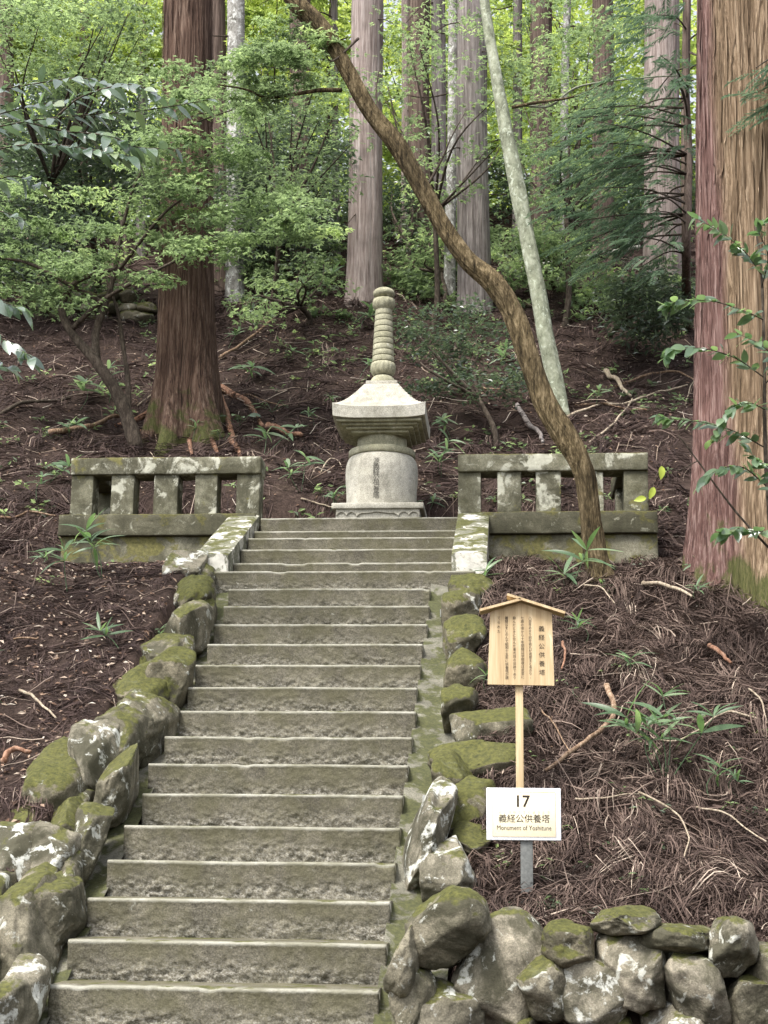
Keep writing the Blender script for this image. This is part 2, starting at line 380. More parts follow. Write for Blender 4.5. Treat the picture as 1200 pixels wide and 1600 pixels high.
def ground_mat():
    m, nt, b = newmat('forest_soil', .95, .1); p = pos(nt)
    n1 = noise(nt, p, 3, 8, .72, .4); n2 = noise(nt, p, 38, 5, .75)
    col = ramp(nt, n1, [(.3, (.028, .019, .016)), (.55, (.062, .043, .036)), (.75, (.10, .073, .056))])
    col = mixc(nt, 1.0, col, ramp(nt, n2, [(.3, .45), (.7, 1.5)]), 'MULTIPLY')
    nt.links.new(col, b.inputs['Base Color'])
    bump(nt, b, mth(nt, 'ADD', n1, n2), 1.0, .03)
    return m
M['soil'] = ground_mat()
M['litter'] = leaf_mat('cedar_litter', [(0, (.026, .018, .017)), (.35, (.055, .037, .034)), (.7, (.10, .069, .060)), (.92, (.165, .12, .10)), (1, (.34, .27, .22))], .85, .05, (1, 1, 1), .15)
M['litter_red'] = leaf_mat('red_brown_cedar_litter', [(0, (.030, .021, .018)), (.35, (.074, .051, .043)), (.7, (.145, .104, .086)), (.92, (.235, .178, .145)), (1, (.44, .36, .29))], .85, .05, (1, 1, 1), .15)
M['dryleaf'] = leaf_mat('dry_leaves', [(0, (.10, .055, .035)), (.4, (.25, .16, .11)), (.8, (.45, .36, .28)), (1, (.62, .55, .47))], .6, .15, (1, 1, 1), .3)
M['maple'] = leaf_mat('maple_leaves', [(0, (.085, .12, .078)), (.5, (.15, .205, .135)), (.85, (.20, .265, .165)), (1, (.26, .33, .19))], .40, .58, (2.1, 2.1, 1.4), .6)
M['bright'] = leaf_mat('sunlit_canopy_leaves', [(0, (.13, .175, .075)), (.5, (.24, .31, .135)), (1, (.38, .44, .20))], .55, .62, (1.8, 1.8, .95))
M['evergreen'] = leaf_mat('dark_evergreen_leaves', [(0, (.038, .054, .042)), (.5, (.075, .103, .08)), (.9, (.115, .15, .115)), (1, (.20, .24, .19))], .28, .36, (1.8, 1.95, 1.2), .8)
M['conifer'] = leaf_mat('conifer_sprays', [(0, (.05, .08, .062)), (.5, (.095, .14, .105)), (1, (.16, .22, .155))], .45, .5, (1.8, 1.9, 1.4))
M['grass'] = leaf_mat('bamboo_grass_leaves', [(0, (.07, .12, .065)), (.6, (.14, .21, .125)), (1, (.26, .33, .22))], .4, .45, (1.7, 1.8, 1.2))
M['glossy'] = obj_leaf_mat('glossy_evergreen_leaf', [(0, (.075, .115, .09)), (.6, (.12, .175, .13)), (.93, (.17, .24, .16)), (1, (.25, .31, .14))], .22, .3, 1.0)
M['glossy'].node_tree.nodes['Principled BSDF'].inputs['Coat Weight'].default_value = .8
M['broad'] = obj_leaf_mat('shrub_leaf', [(0, (.07, .12, .07)), (.6, (.12, .19, .11)), (1, (.19, .27, .15))], .28, .38, .8)
M['broad'].node_tree.nodes['Principled BSDF'].inputs['Coat Weight'].default_value = .5
M['yellowleaf'] = flat_mat('yellow_green_leaf', (.30, .36, .05), .4)
M['sasa'] = obj_leaf_mat('bamboo_grass_leaf', [(0, (.075, .13, .065)), (.6, (.135, .215, .115)), (1, (.23, .31, .18))], .38, .4, .5)
M['ink'] = flat_mat('dark_ink', (.035, .028, .022), .7, .2)
M['ink_faint'] = flat_mat('faint_ink', (.42, .36, .27), .7, .2)
M['sign_white'] = flat_mat('white_sign_paint', (.80, .82, .86), .35, .4, .03)
M['post_grey'] = flat_mat('grey_galvanised_post', (.13, .135, .13), .5, .4, .25, 60)
M['carved'] = flat_mat('carved_letter_paint', (.10, .095, .08), .8, .2)
M['pvc'] = flat_mat('grey_plastic_pipe', (.20, .205, .20), .5, .3)
M['rail'] = flat_mat('weathered_rail', (.40, .39, .34), .6, .3)
def sign_panel_mat():
    m, nt, b = newmat('speckled_beige_panel', .4, .4); p = pos(nt)
    n = noise(nt, p, 55, 3, .6)
    col = ramp(nt, n, [(.30, (.80, .71, .50)), (.62, (.82, .74, .55)), (.70, (.70, .56, .36))])
    v = nn(nt, 'ShaderNodeTexVoronoi', {'Vector': p, 'Scale': 60.0}).outputs['Distance']
    col = mixc(nt, ramp(nt, v, [(.05, .8), (.10, 0.0)]), col, (.55, .38, .22))
    nt.links.new(col, b.inputs['Base Color']); return m
M['sign_beige'] = sign_panel_mat()
def wood_mat():
    m, nt, b = newmat('pale_weathered_wood', .7, .25); p = pos(nt)
    n1 = noise(nt, scaled(nt, p, (30, 30, 2.2)), 1.0, 5, .6, .5); n2 = noise(nt, scaled(nt, p, (150, 150, 6)), 1.0, 3, .6)
    f = mth(nt, 'ADD', mth(nt, 'MULTIPLY', n1, .7), mth(nt, 'MULTIPLY', n2, .3))
    col = ramp(nt, f, [(.3, (.34, .235, .125)), (.5, (.50, .375, .22)), (.7, (.63, .51, .335))])
    n3 = noise(nt, scaled(nt, p, (18, 18, 7)), 1.0, 5, .7, .6)
    col = mixc(nt, ramp(nt, n3, [(.62, 0.0), (.72, .6)]), col, (.72, .64, .46))
    nt.links.new(col, b.inputs['Base Color']); bump(nt, b, f, .4, .003); return m
M['wood'] = wood_mat()

# ------------------------------------------------------------------ terrain
def nose(y): return .96+.597*(np.asarray(y, float)-6.9)
XL, XR = -.72, .755                    # ends of the lower steps
PLAT = 4.385
_ly = [-500, 4.7, 5.4, 11.2, 12.85, 14.2, 26, 60, 500]
_lz = [0, 0, nose(5.4)+.10, nose(11.2)+.10, 3.98, 4.85, 12.85, 27, 150]
_ry = [-500, 6.75, 7.2, 7.6, 8.1, 11.2, 12.85, 14.2, 26, 60, 500]
_rz = [0, 0, 1.12, 1.34, 1.66, nose(11.2)+.0, 3.94, 4.75, 12.75, 27, 150]
def terrain(x, y):
    x = np.asarray(x, float); y = np.asarray(y, float); x, y = np.broadcast_arrays(x, y)
    zl = np.interp(y, _ly, _lz); zr = np.interp(y, _ry, _rz)
    w = sst(-.4, .4, x); z = zl*(1-w)+zr*w
    p = np.stack([x, y, np.zeros_like(x)], -1)
    rough = fbm(p*1.1, 3, 3)*.10*sst(1.2, 2.5, np.abs(x))+fbm(p*4.2, 3, 9)*.045
    z = z+rough*sst(6.0, 7.5, y)+fbm(p*.25, 2, 21)*.5*sst(15, 24, y)
    z = z+.10*sst(-2.5, -4.5, x)*sst(7, 10, y)
    pl = sst(-2.42, -2.3, x)*(1-sst(2.38, 2.5, x))*sst(12.88, 12.98, y)*(1-sst(14.0, 14.35, y))
    z = z*(1-pl)+(PLAT-.02+fbm(p*5, 2, 4)*.015)*pl
    st = sst(-1.10, -.96, x)*(1-sst(1.0, 1.14, x))
    zs = np.where(y < 11.45, np.maximum(nose(y)-.34, -.3), np.minimum(3.4+(y-11.45)*.4, 4.1))
    ins = st*(1-sst(12.82, 12.9, y))*sst(4.6, 5.2, y)
    return z*(1-ins)+np.minimum(zs, z)*ins
def tnormal(x, y, e=.03):
    return nrm(np.stack([-(terrain(x+e, y)-terrain(x-e, y))/(2*e), -(terrain(x, y+e)-terrain(x, y-e))/(2*e), np.ones_like(np.asarray(x, float))], -1))
def G(px, py, y0=5.6, y1=60.0):
    """first point of the ground met by the ray through a photograph pixel"""
    d = ray(px, py); Y = np.arange(y0, y1, .02); P = CAM+d*(Y/d[1])[:, None]
    h = terrain(P[:, 0], P[:, 1]); k = np.argmax(P[:, 2] < h)
    q = P[k].copy(); q[2] = terrain(q[0], q[1]); return q

gx = np.concatenate([[-44, -32, -22], np.arange(-15, -5, .45), np.arange(-5, -1.3, .09), np.arange(-1.3, 1.3, .05), np.arange(1.3, 5, .09), np.arange(5, 15, .45), [15, 22, 32, 44]])
gy = np.concatenate([[-12, -8, -4, 0, 2, 3.5], np.arange(4.4, 15, .075), np.arange(15, 27, .16), np.arange(27, 60, 1.1), [60, 66, 72]])
XX, YY = np.meshgrid(gx, gy, indexing='ij')
ZZ = terrain(XX, YY)
_i, _j = np.meshgrid(np.arange(len(gx)-1), np.arange(len(gy)-1), indexing='ij'); _n = len(gy)
tag(mk('hillside_ground', np.stack([XX, YY, ZZ], -1), np.stack([_i*_n+_j, (_i+1)*_n+_j, (_i+1)*_n+_j+1, _i*_n+_j+1], -1).reshape(-1, 4), M['soil']),
    'dark brown wooded slope covered in fallen cedar sprays', kind='structure')

# ------------------------------------------------------------------ staircase
stairs = thing('stone_staircase', 'long weathered stone staircase climbing to the monument between boulder edges', 'staircase', (0, 6, .3))
def step_block(name, x0, x1, y0, z1, depth, h, seed, parent, rough=1.0):
    nx = int((x1-x0)/.009); prof = []
    # profile from the back of the tread over the nose and down the riser: (dy, dz, nose wear plus painted edge light, chisel weight)
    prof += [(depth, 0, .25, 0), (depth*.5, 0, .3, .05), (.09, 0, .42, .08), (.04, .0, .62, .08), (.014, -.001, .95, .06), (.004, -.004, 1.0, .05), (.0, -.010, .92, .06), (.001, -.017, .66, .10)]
    m = 20
    for k in range(1, m+1):
        f = k/m; prof.append((.003+.014*f, -.02-(h-.02)*f, .12*(1-f), .10+.9*float(sst(.12, .95, f))))
    pr = np.array(prof); n = len(pr)
    xs = np.linspace(x0, x1, nx)
    V = np.zeros((nx, n, 3)); V[..., 0] = xs[:, None]; V[..., 1] = y0+pr[:, 0]; V[..., 2] = z1+pr[:, 1]
    p = V.copy(); p[..., 2] *= 1.3
    ch = fbm(p*np.array([40, 40, 52]), 3, seed)*.022+fbm(p*np.array([95, 95, 110]), 1, seed+1)*.006+fbm(p*np.array([9, 9, 9]), 2, seed+3)*.010
    cm_ = np.clip(pr[:, 3][None]*(1+.9*fbm(p*np.array([4.5, 4, 12]), 3, seed+31)), 0, 1.3)*(pr[:, 3] > .11)+pr[:, 3]*(pr[:, 3] <= .11)
    V[..., 1] -= ch*cm_*rough
    V[..., 2] += (fbm(p*np.array([3, 3, 3]), 3, seed+8)*.0035)*(pr[:, 1] > -.03)
    chip = sst(.42, .75, fbm(p*np.array([7, 0, 0])+seed*3.1, 2, seed+4))
    V[..., 2] -= chip*.007*(pr[:, 2] > .5); V[..., 1] += chip*.008*(pr[:, 2] > .4)
    i, j = np.meshgrid(np.arange(nx-1), np.arange(n-1), indexing='ij')
    Q = np.stack([i*n+j, i*n+j+1, (i+1)*n+j+1, (i+1)*n+j], -1).reshape(-1, 4)
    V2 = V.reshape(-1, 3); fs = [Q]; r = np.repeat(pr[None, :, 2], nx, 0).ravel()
    # end caps (fan to a back-bottom point)
    b = len(V2); V2 = np.concatenate([V2, [[x0, y0+depth, z1-h], [x1, y0+depth, z1-h]]]); r = np.append(r, [0, 0])
    jj = np.arange(n-1)
    fs.append(np.stack([np.full(n-1, b), jj+1, jj], -1)); o = (nx-1)*n
    fs.append(np.stack([np.full(n-1, b+1), o+jj, o+jj+1], -1))
    low = np.append(cm_.ravel(), [0, 0])
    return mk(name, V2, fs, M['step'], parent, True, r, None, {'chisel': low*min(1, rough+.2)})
_ends = [-.702, -.712, -.713, -.703, -.701, -.682, -.728, -.709, -.722, -.711, -.728, -.715, -.734, -.726, -.752]
for n in range(-1, 15):
    l = _ends[n] if n >= 0 else -.71
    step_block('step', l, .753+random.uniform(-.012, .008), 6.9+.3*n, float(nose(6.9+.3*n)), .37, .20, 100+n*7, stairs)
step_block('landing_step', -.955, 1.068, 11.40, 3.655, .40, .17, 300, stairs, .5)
for x0, x1 in ((-.95, -.765), (.775, 1.06)):
    V, Q = box(x0, x1, 11.43, 11.8, 3.25, 3.478, .012, .05, .008, 12); mk('side_block', V, Q, M['plinth'], stairs)
for k, py in enumerate((878.6, 857.5, 839.5, 828.7, 811.5)):
    Y = 11.68+.28*k; z = float(U(540, py, Y)[2])
    z = z if k < 4 else PLAT
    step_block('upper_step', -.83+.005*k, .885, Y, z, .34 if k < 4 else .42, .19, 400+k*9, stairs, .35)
# gutters either side of the lower flight
def gutter(x0, x1, drop, seed, name):
    ys = np.arange(5.2, 11.5, .05); xs = np.linspace(x0, x1, 9); A, B = np.meshgrid(xs, ys, indexing='ij')
    p = np.stack([A, B, A*0], -1)
    Z = nose(B)-drop-.03*np.sin((A-x0)/(x1-x0)*np.pi)+fbm(p*6, 3, seed)*.016
    i, j = np.meshgrid(np.arange(len(xs)-1), np.arange(len(ys)-1), indexing='ij'); m = len(ys)
    mk(name, np.stack([A, B, Z], -1), np.stack([i*m+j, (i+1)*m+j, (i+1)*m+j+1, i*m+j+1], -1).reshape(-1, 4), M['gutter'], stairs)
gutter(.735, 1.04, .10, 5, 'side_gutter'); gutter(-1.06, -.69, .14, 6, 'side_gutter')
# sloping cheek copings of the upper flight
def coping(xa, xb):
    y0, y1 = 11.46, 12.86; z0, z1 = 3.80, 4.435
    n = 30; xs = np.linspace(xa, xb, 9); ys = np.linspace(y0, y1, n); A, B = np.meshgrid(xs, ys, indexing='ij')
    t = (B-y0)/(y1-y0); top = z0+(z1-z0)*t
    top = top+fbm(np.stack([A, B, top], -1)*7, 3, 31)*.010
    edge = np.minimum(A-xa, xb-A); top = top-.012*(edge < .004)
    Vt = np.stack([A, B, top], -1); Vb = np.stack([A, B, np.where(t < .02, 3.60, 3.55)+0*A], -1)
    N_ = len(xs)*n; i, j = np.meshgrid(np.arange(len(xs)-1), np.arange(n-1), indexing='ij')
    Q = [np.stack([i*n+j, (i+1)*n+j, (i+1)*n+j+1, i*n+j+1], -1).reshape(-1, 4)]
    for row, rev in ((np.arange(n), 0), ((len(xs)-1)*n+np.arange(n), 1)):
        q = np.stack([row[:-1], row[1:], row[1:]+N_, row[:-1]+N_], -1); Q.append(q if not rev else q[:, ::-1])
    row = np.arange(len(xs))*n; Q.append(np.stack([row[1:], row[:-1], row[:-1]+N_, row[1:]+N_], -1))
    row = row+n-1; Q.append(np.stack([row[:-1], row[1:], row[1:]+N_, row[:-1]+N_], -1))
    return np.concatenate([Vt.reshape(-1, 3), Vb.reshape(-1, 3)]), Q
for xa, xb in ((-1.095, -.832), (.888, 1.155)):
    V, Q = coping(xa, xb); mk('sloping_coping', V, Q, M['coping'], stairs, False)
# small grey drain pipes standing in the gutter on the right
for px, py in ((692, 962), (666, 1256)):
    c = UP(px, py, -.1)
    c[2] = float(nose(c[1]))-.11
    V, Q = lathe([(.020, 0), (.020, .055), (.016, .055), (.016, .01), (.001, .01)], c[0], c[1], 16)
    o = mk('drain_pipe', V+np.array([0, 0, c[2]-.0]), Q, M['pvc'], None, True, None, (c[0], c[1], c[2]))
    tag(o, 'short grey drain pipe standing in the gutter '+('just below the landing' if py < 1000 else 'behind the tall pale edge stone'), 'drain pipe', 'drain pipes in the gutter')

# ------------------------------------------------------------------ balustrades
def balustrade(x0, x1, label, fr, mirror):
    Y = 12.82; b = thing('stone_balustrade', label, 'balustrade', ((x0+x1)/2, Y, 3.9))
    zs = (3.70, 4.235, 4.425, 4.800, 4.955)
    out0, out1 = (x0-.06, x1-.02) if not mirror else (x0+.02+.19, x1+.06)
    V, Q = box(out0+.02, out1, Y+.015, Y+.42, zs[0], zs[1]+.004, .012, .045, .010, int(x0*10)+50); mk('base_wall', V, Q, M['base'], b)
    V, Q = box(out0, out1+.0, Y-.03, Y+.44, zs[1], zs[2], .008, .045, .007, int(x0*10)+60); mk('plinth', V, Q, M['plinth'], b)
    wd = .205
    for k, f in enumerate(fr):
        cx = x0+f*(x1-x0); w = wd*(1+.04*((k*7) % 3-1))
        V, Q = box(cx-w/2, cx+w/2, Y+.07, Y+.07+wd, zs[2]-.002, zs[3]+.002, .006, .03, .004, 70+k+int(x0*10)); mk('baluster', V, Q, M['balus'], b)
    V, Q = box(x0, x1, Y+.045, Y+.30, zs[3], zs[4], .009, .04, .006, 80+int(x0*10)); mk('cap_rail', V, Q, M['balus'], b)
    # return wing running back into the slope at the outer end
    xo = x0 if not mirror else x1-.26
    V, Q = box(xo, xo+.26, Y+.445, Y+1.35, zs[1], zs[2]+.02, .012, .06, .009, 91); mk('return_plinth', V, Q, M['plinth'], b)
    V, Q = box(xo+.03, xo+.22, Y+.72, Y+.90, zs[2]+.018, zs[3]+.002, .012, .04, .008, 92); mk('return_baluster', V, Q, M['balus'], b)
    V, Q = box(xo+.01, xo+.24, Y+.302, Y+1.15, zs[3]+.001, zs[4]-.006, .014, .05, .009, 93); mk('return_rail', V, Q, M['plinth'], b)
balustrade(-2.53, -.835, 'low lichen stained stone balustrade below the flared red cedar', (.062, .277, .505, .715, .935), False)
balustrade(.885, 2.515, 'low mossy stone balustrade crossed by the leaning crooked tree', (.062, .272, .478, .705, .935), True)

# ------------------------------------------------------------------ text helper
def text_verts(s, size, bold=0.0):
    cu = bpy.data.curves.new('t', 'FONT'); cu.body = s; cu.size = size; cu.align_x = 'CENTER'; cu.align_y = 'CENTER'; cu.resolution_u = 2; cu.offset = bold*size
    o = bpy.data.objects.new('t', cu); COL.objects.link(o)
    dg = bpy.context.evaluated_depsgraph_get(); dg.update()
    me = o.evaluated_get(dg).to_mesh()
    V = np.array([v.co[:] for v in me.vertices]); Fs = {}
    for p in me.polygons: Fs.setdefault(len(p.vertices), []).append(list(p.vertices))
    o.evaluated_get(dg).to_mesh_clear(); bpy.data.objects.remove(o); bpy.data.curves.remove(cu)
    if len(V):
        c = (V.max(0)+V.min(0))/2; 
        V[:, 0] -= c[0]
    return V, [np.array(f) for f in Fs.values()]
def column_text(mb, s, x, z_top, z_bot, size, place):
    n = len(s); zs = np.linspace(z_top, z_bot, n)
    for ch, z in zip(s, zs):
        V, fs = text_verts(ch, size)
        if len(V): mb.add(place(x+V[:, 0], z+V[:, 1]-(V[:, 1].max()+V[:, 1].min())/2*0), fs)

# ------------------------------------------------------------------ monument
YC = 13.68
mc = U(596, 785, YC); MX = float(mc[0]); s_ = mpp(U(596, 650, YC))
mon = thing('stone_monument', 'pale granite memorial pagoda with curved roof, ringed spire and carved inscription', 'monument', (MX, YC, PLAT))
def zc(py, Y=YC): return float(U(597, py, Y)[2])
hb = .412
yb = YC-hb
zlip = zc(785, yb); 
V, Q = box(MX-hb, MX+hb, yb, YC+hb, zlip-.055, zlip, .008, .05, .003, 3); mk('base_lip', V, Q, M['granite'], mon)
V, Q = box(MX-hb+.035, MX+hb-.035, yb+.035, YC+hb-.035, PLAT-.05, zlip-.055, .006, .05, .003, 4); mk('base_block', V, Q, M['granite'], mon)
# carved scalloped frieze standing proud of the base block
def frieze():
    w = hb-.035; zt = zlip-.056; prof = []
    xs = np.linspace(-w+.004, w-.004, 181); out = []
    for x in xs:
        a = abs(x)/w
        if a < .50: h = .036-.012*abs(math.cos(a/.50*math.pi/2))**6*1.0+.05*max(0, (a-.36)/.14)**2*.6
        else:
            f = ((a-.50)/.24) % 1.0; h = .060-.034*math.sin(f*math.pi)**.6
        out.append(h)
    out = np.array(out); n = len(xs); y0 = yb+.035-.014; y1 = yb+.0355
    V = np.concatenate([np.stack([MX+xs, np.full(n, y, float), z], -1) for y, z in ((y0, np.full(n, zt)), (y0, zt-out), (y1, zt-out))])
    i = np.arange(n-1)
    return V, np.concatenate([np.stack([i, i+n, i+n+1, i+1], -1), np.stack([i+n, i+2*n, i+2*n+1, i+n+1], -1)])
V, Q = frieze(); mk('base_frieze', V, Q, M['granite'], mon, False)
zb0 = zlip
def bz(py): return zc(py)
bprof = [(.0, zb0), (52*s_, zb0), (53.5*s_, zb0+.012), (54.5*s_, bz(770)), (55.8*s_, bz(755)), (56*s_, bz(742)), (55.4*s_, bz(732)), (53.5*s_, bz(724)), (50*s_, bz(718.5)), (46*s_, bz(716)), (40*s_, bz(715))]
bp = spline(bprof[1:], 60); bp = np.concatenate([[bprof[0]], bp])
V, Q = lathe(bp, MX, YC, 96); body = mk('body', V, Q, M['granite'], mon)
def r_at(z): return float(np.interp(z, bp[1:, 1], bp[1:, 0]))
mb = MB()
def on_body(x, z):
    r = np.interp(z, bp[1:45, 1], bp[1:45, 0])+.0025
    return np.stack([MX+x, YC-np.sqrt(np.maximum(r*r-x*x, 1e-6)), z], -1)
yfront = YC-.31
zt0, zt1 = float(U(593, 718, yfront)[2]), float(U(593, 778, yfront)[2])
column_text(mb, '源義経公供養塔', -.022, zt0-.02, zt1+.018, .064, on_body)
mb.mk('inscription', M['carved'], mon, False)
zr0, zr1 = bz(717.5), bz(707)
V, Q = lathe([(.1, zr0), (50.5*s_, zr0), (51.6*s_, zr0+.005), (51.8*s_, zr1-.008), (50.8*s_, zr1), (38*s_, zr1+.004)], MX, YC, 96); mk('collar_ring', V, Q, M['granite_worn'], mon)
he = .424; yf = YC-he
ze = zc(651.5, yf)
V, Q = lathe([(39*s_, zr1-.01), (39*s_, zr1+.03), (38*s_, ze-.09)], MX, YC, 80); mk('neck', V, Q, M['granite_worn'], mon)
# stepped underside of the roof
for k, (h, z0, z1) in enumerate(((.385, -.024, .001), (.345, -.048, -.024), (.305, -.072, -.048), (.262, -.098, -.072))):
    V, Q = box(MX-h, MX+h, YC-h, YC+h, ze+z0, ze+z1, .004, .06, .002, 5+k); mk('eave_step', V, Q, M['granite_worn'], mon)
# roof: concave hip with upswept corners
def roof():
    n = 33; t = np.linspace(-1, 1, n); A, B = np.meshgrid(t, t, indexing='ij')
    zed = zc(634, yf)                       # eave top at mid side
    ztop = zc(606)
    m = np.maximum(abs(A), abs(B)); mn_ = np.minimum(abs(A), abs(B))
    ht = 25.5*s_/he
    f = np.clip((1-m)/(1-ht), 0, 1)
    Z = zed+(ztop-zed)*(f**1.45*.75+f*.25)+.038*(mn_/np.maximum(m, 1e-6))**4*m**5
    low = ze+.024*(mn_/np.maximum(m, 1e-6))**4
    Vt = np.stack([MX+A*he, YC+B*he, Z], -1).reshape(-1, 3); Vb = np.stack([MX+A*he*.985, YC+B*he*.985, np.where(m > .9, low, ze)], -1).reshape(-1, 3)
    i, j = np.meshgrid(np.arange(n-1), np.arange(n-1), indexing='ij'); q = np.stack([i*n+j, (i+1)*n+j, (i+1)*n+j+1, i*n+j+1], -1).reshape(-1, 4)
    N_ = n*n; fs = [q, q[:, ::-1]+N_]
    idx = np.arange(n); loop = np.concatenate([idx*n, (n-1)*n+idx[1:], (n-1-idx[1:])*n+n-1, (n-1-idx[1:])]); nx = np.roll(loop, -1)
    loop, nx = loop[:-1], nx[:-1]
    fs.append(np.stack([nx, loop, loop+N_, nx+N_], -1)[:, ::-1])
    return np.concatenate([Vt, Vb]), fs, ztop
V, Q, zrt = roof(); rf = mk('roof', V, Q, M['granite'], mon, False)
h = 24.5*s_
V, Q = box(MX-h, MX+h, YC-h, YC+h, zrt-.02, zrt+.028, .005, .05, .002, 9); mk('roof_pad', V, Q, M['granite'], mon)
# spire
sp = zrt+.028
def zz(py): return zc(py)
dome = [(20.5*s_*math.cos(a), sp+(zz(585)-sp)*math.sin(a)**.9) for a in np.linspace(0, 1.35, 14)]
V, Q = lathe([(0.0, sp)]+dome, MX, YC, 48); mk('spire_dome', V, Q, M['granite_worn'], mon)
def fl(i, th): return 1+.045*np.abs(np.cos(th*8))
V, Q = lathe([(14*s_, zz(588)), (17*s_, zz(585)), (19*s_, zz(579)), (19.3*s_, zz(574)), (18*s_, zz(569)), (15*s_, zz(567))], MX, YC, 96, fl); mk('spire_lotus', V, Q, M['granite_worn'], mon)
yrs = np.linspace(567.5, 485, 10)
for k in range(9):
    a, b_ = zz(yrs[k]), zz(yrs[k+1]); f = k/9
    r0 = (17.6-4.2*f)*s_; r1 = (17.6-4.2*(f+.11))*s_
    V, Q = lathe([(r0*.86, a-.002), (r0*.90, a+.002), (r0*.985, a+.004), (r0, a+.008), (r1, b_-.007), (r1*.985, b_-.003), (r1*.90, b_-.001), (r1*.86, b_)], MX, YC, 48); mk('spire_ring', V, Q, M['granite_worn'], mon)
def fl2(i, th): return 1+.04*np.abs(np.cos(th*6))
V, Q = lathe([(12*s_, zz(486)), (15*s_, zz(483)), (17.3*s_, zz(478)), (17.6*s_, zz(474)), (16.5*s_, zz(469)), (12*s_, zz(467))], MX, YC, 96, fl2); mk('spire_lotus', V, Q, M['granite_worn'], mon)
zb_, zt_ = zz(469), zz(450); rr = 17.4*s_
ball = [(rr*math.sin(a)*(1 if a > 1 else 1), (zb_+zt_)/2-(zt_-zb_)/2*math.cos(a)) for a in np.linspace(.35, math.pi-.02, 18)]
V, Q = lathe(ball, MX, YC, 48); mk('finial_ball', V, Q, M['granite_worn'], mon)

# ------------------------------------------------------------------ boulders
import bmesh
_bm = bmesh.new(); bmesh.ops.create_icosphere(_bm, subdivisions=4, radius=1.0)
ICO_V = np.array([v.co[:] for v in _bm.verts]); ICO_F = np.array([[v.index for v in f.verts] for f in _bm.faces]); _bm.free()
_bm = bmesh.new(); bmesh.ops.create_icosphere(_bm, subdivisions=5, radius=1.0)
ICO5_V = np.array([v.co[:] for v in _bm.verts]); ICO5_F = np.array([[v.index for v in f.verts] for f in _bm.faces]); _bm.free()
_bm = bmesh.new(); bmesh.ops.create_icosphere(_bm, subdivisions=3, radius=1.0)
ICO3_V = np.array([v.co[:] for v in _bm.verts]); ICO3_F = np.array([[v.index for v in f.verts] for f in _bm.faces]); _bm.free()
def boulder(name, c, size, seed, mat, parent, rotz=0.0, tilt=0.0, p=3.4, low=False, pitch=0.0):
    r_ = np.random.default_rng(seed); n, Fc = (ICO3_V, ICO3_F) if low else (ICO5_V, ICO5_F) if max(size) > .30 else (ICO_V, ICO_F)
    v = n/(np.abs(n)**p).sum(1, keepdims=True)**(1/p)
    for k in range(11):
        d = nrm(r_.normal(size=3)); lim = r_.uniform(.70, .98); q = v@d
        v = v-d*(np.maximum(q-lim, 0)*.85)[:, None]
    v = v*(1+fbm(n*1.3+seed, 3, seed)[:, None]*.16+fbm(n*4+seed, 3, seed+2)[:, None]*.045)
    v = v+n*(fbm(n*14+seed, 3, seed+4)[:, None]*.03)
    v = v*np.asarray(size)/2*1.08
    if pitch:
        cz, sz = math.cos(pitch), math.sin(pitch); v = v@np.array([[1, 0, 0], [0, cz, sz], [0, -sz, cz]])
    cz, sz = math.cos(tilt), math.sin(tilt); v = v@np.array([[cz, 0, -sz], [0, 1, 0], [sz, 0, cz]])   # tilt in the picture plane
    cz, sz = math.cos(rotz), math.sin(rotz); v = v@np.array([[cz, sz, 0], [-sz, cz, 0], [0, 0, 1]])
    return mk(name, v+np.asarray(c), Fc, mat, parent)
def wall_stones(parent, rows, plane, axis, depth, seed0):
    for k, (px, py, w, h_, mt, tilt) in enumerate(rows):
        c = UP(px, py, plane) if axis == 'x' else U(px, py, plane)
        s = mpp(c); d = depth*(.85+.3*((k*37) % 10)/10)
        if axis == 'x':
            # a stone seen end-on along the stair: its picture width is mostly its thickness across the wall
            size = (w*s*1.05, max(min(w, 1.15*h_)*s*(1.9 if c[0] < 0 else 1.35), h_*s*1.4, .42 if c[0] < 0 else .3), h_*s*1.02)
        else:
            size = (w*s, d, h_*s)
        boulder('stone', c, size, seed0+k*13, M[mt], parent, random.uniform(-.15, .15) if axis == 'x' else random.uniform(-.3, .3), tilt, 4.4 if axis == 'x' else 3.4, pitch=.47 if axis == 'x' else 0)
lw = thing('boulder_wall', 'boulder retaining wall along the left edge of the stairs', 'stone wall', (-1.1, 8, 1.6))
wall_stones(lw, [
    (296, 893, 62, 58, 'boulder_pale', .3), (303, 935, 54, 62, 'boulder_moss', .1), (292, 990, 62, 86, 'boulder', 0), (256, 1018, 60, 58, 'boulder', .2),
    (262, 1065, 66, 78, 'boulder_moss', .3), (232, 1078, 74, 62, 'boulder_moss', .5), (226, 1135, 74, 100, 'boulder', .2), (192, 1158, 78, 104, 'boulder', .15),
    (150, 1135, 30, 26, 'boulder_moss', 0), (150, 1200, 84, 130, 'boulder_pale', -.1), (92, 1222, 118, 92, 'boulder_moss', .1), (45, 1285, 84, 56, 'boulder_moss', .1),
    (110, 1295, 56, 74, 'boulder_moss', -.4), (136, 1315, 58, 100, 'boulder', .25), (78, 1345, 76, 104, 'boulder_pale', .3), (20, 1355, 90, 96, 'boulder_pale', -.1),
    (90, 1425, 66, 110, 'boulder', -.2), (38, 1460, 92, 140, 'boulder', -.15), (22, 1572, 72, 92, 'boulder_pale', .1), (-30, 1500, 74, 90, 'boulder', 0), (182, 1235, 50, 110, 'boulder', .3), (60, 1390, 60, 70, 'boulder', .0), (-20, 1420, 60, 90, 'boulder', .0)],
    .0, 'x', .3, 1000)
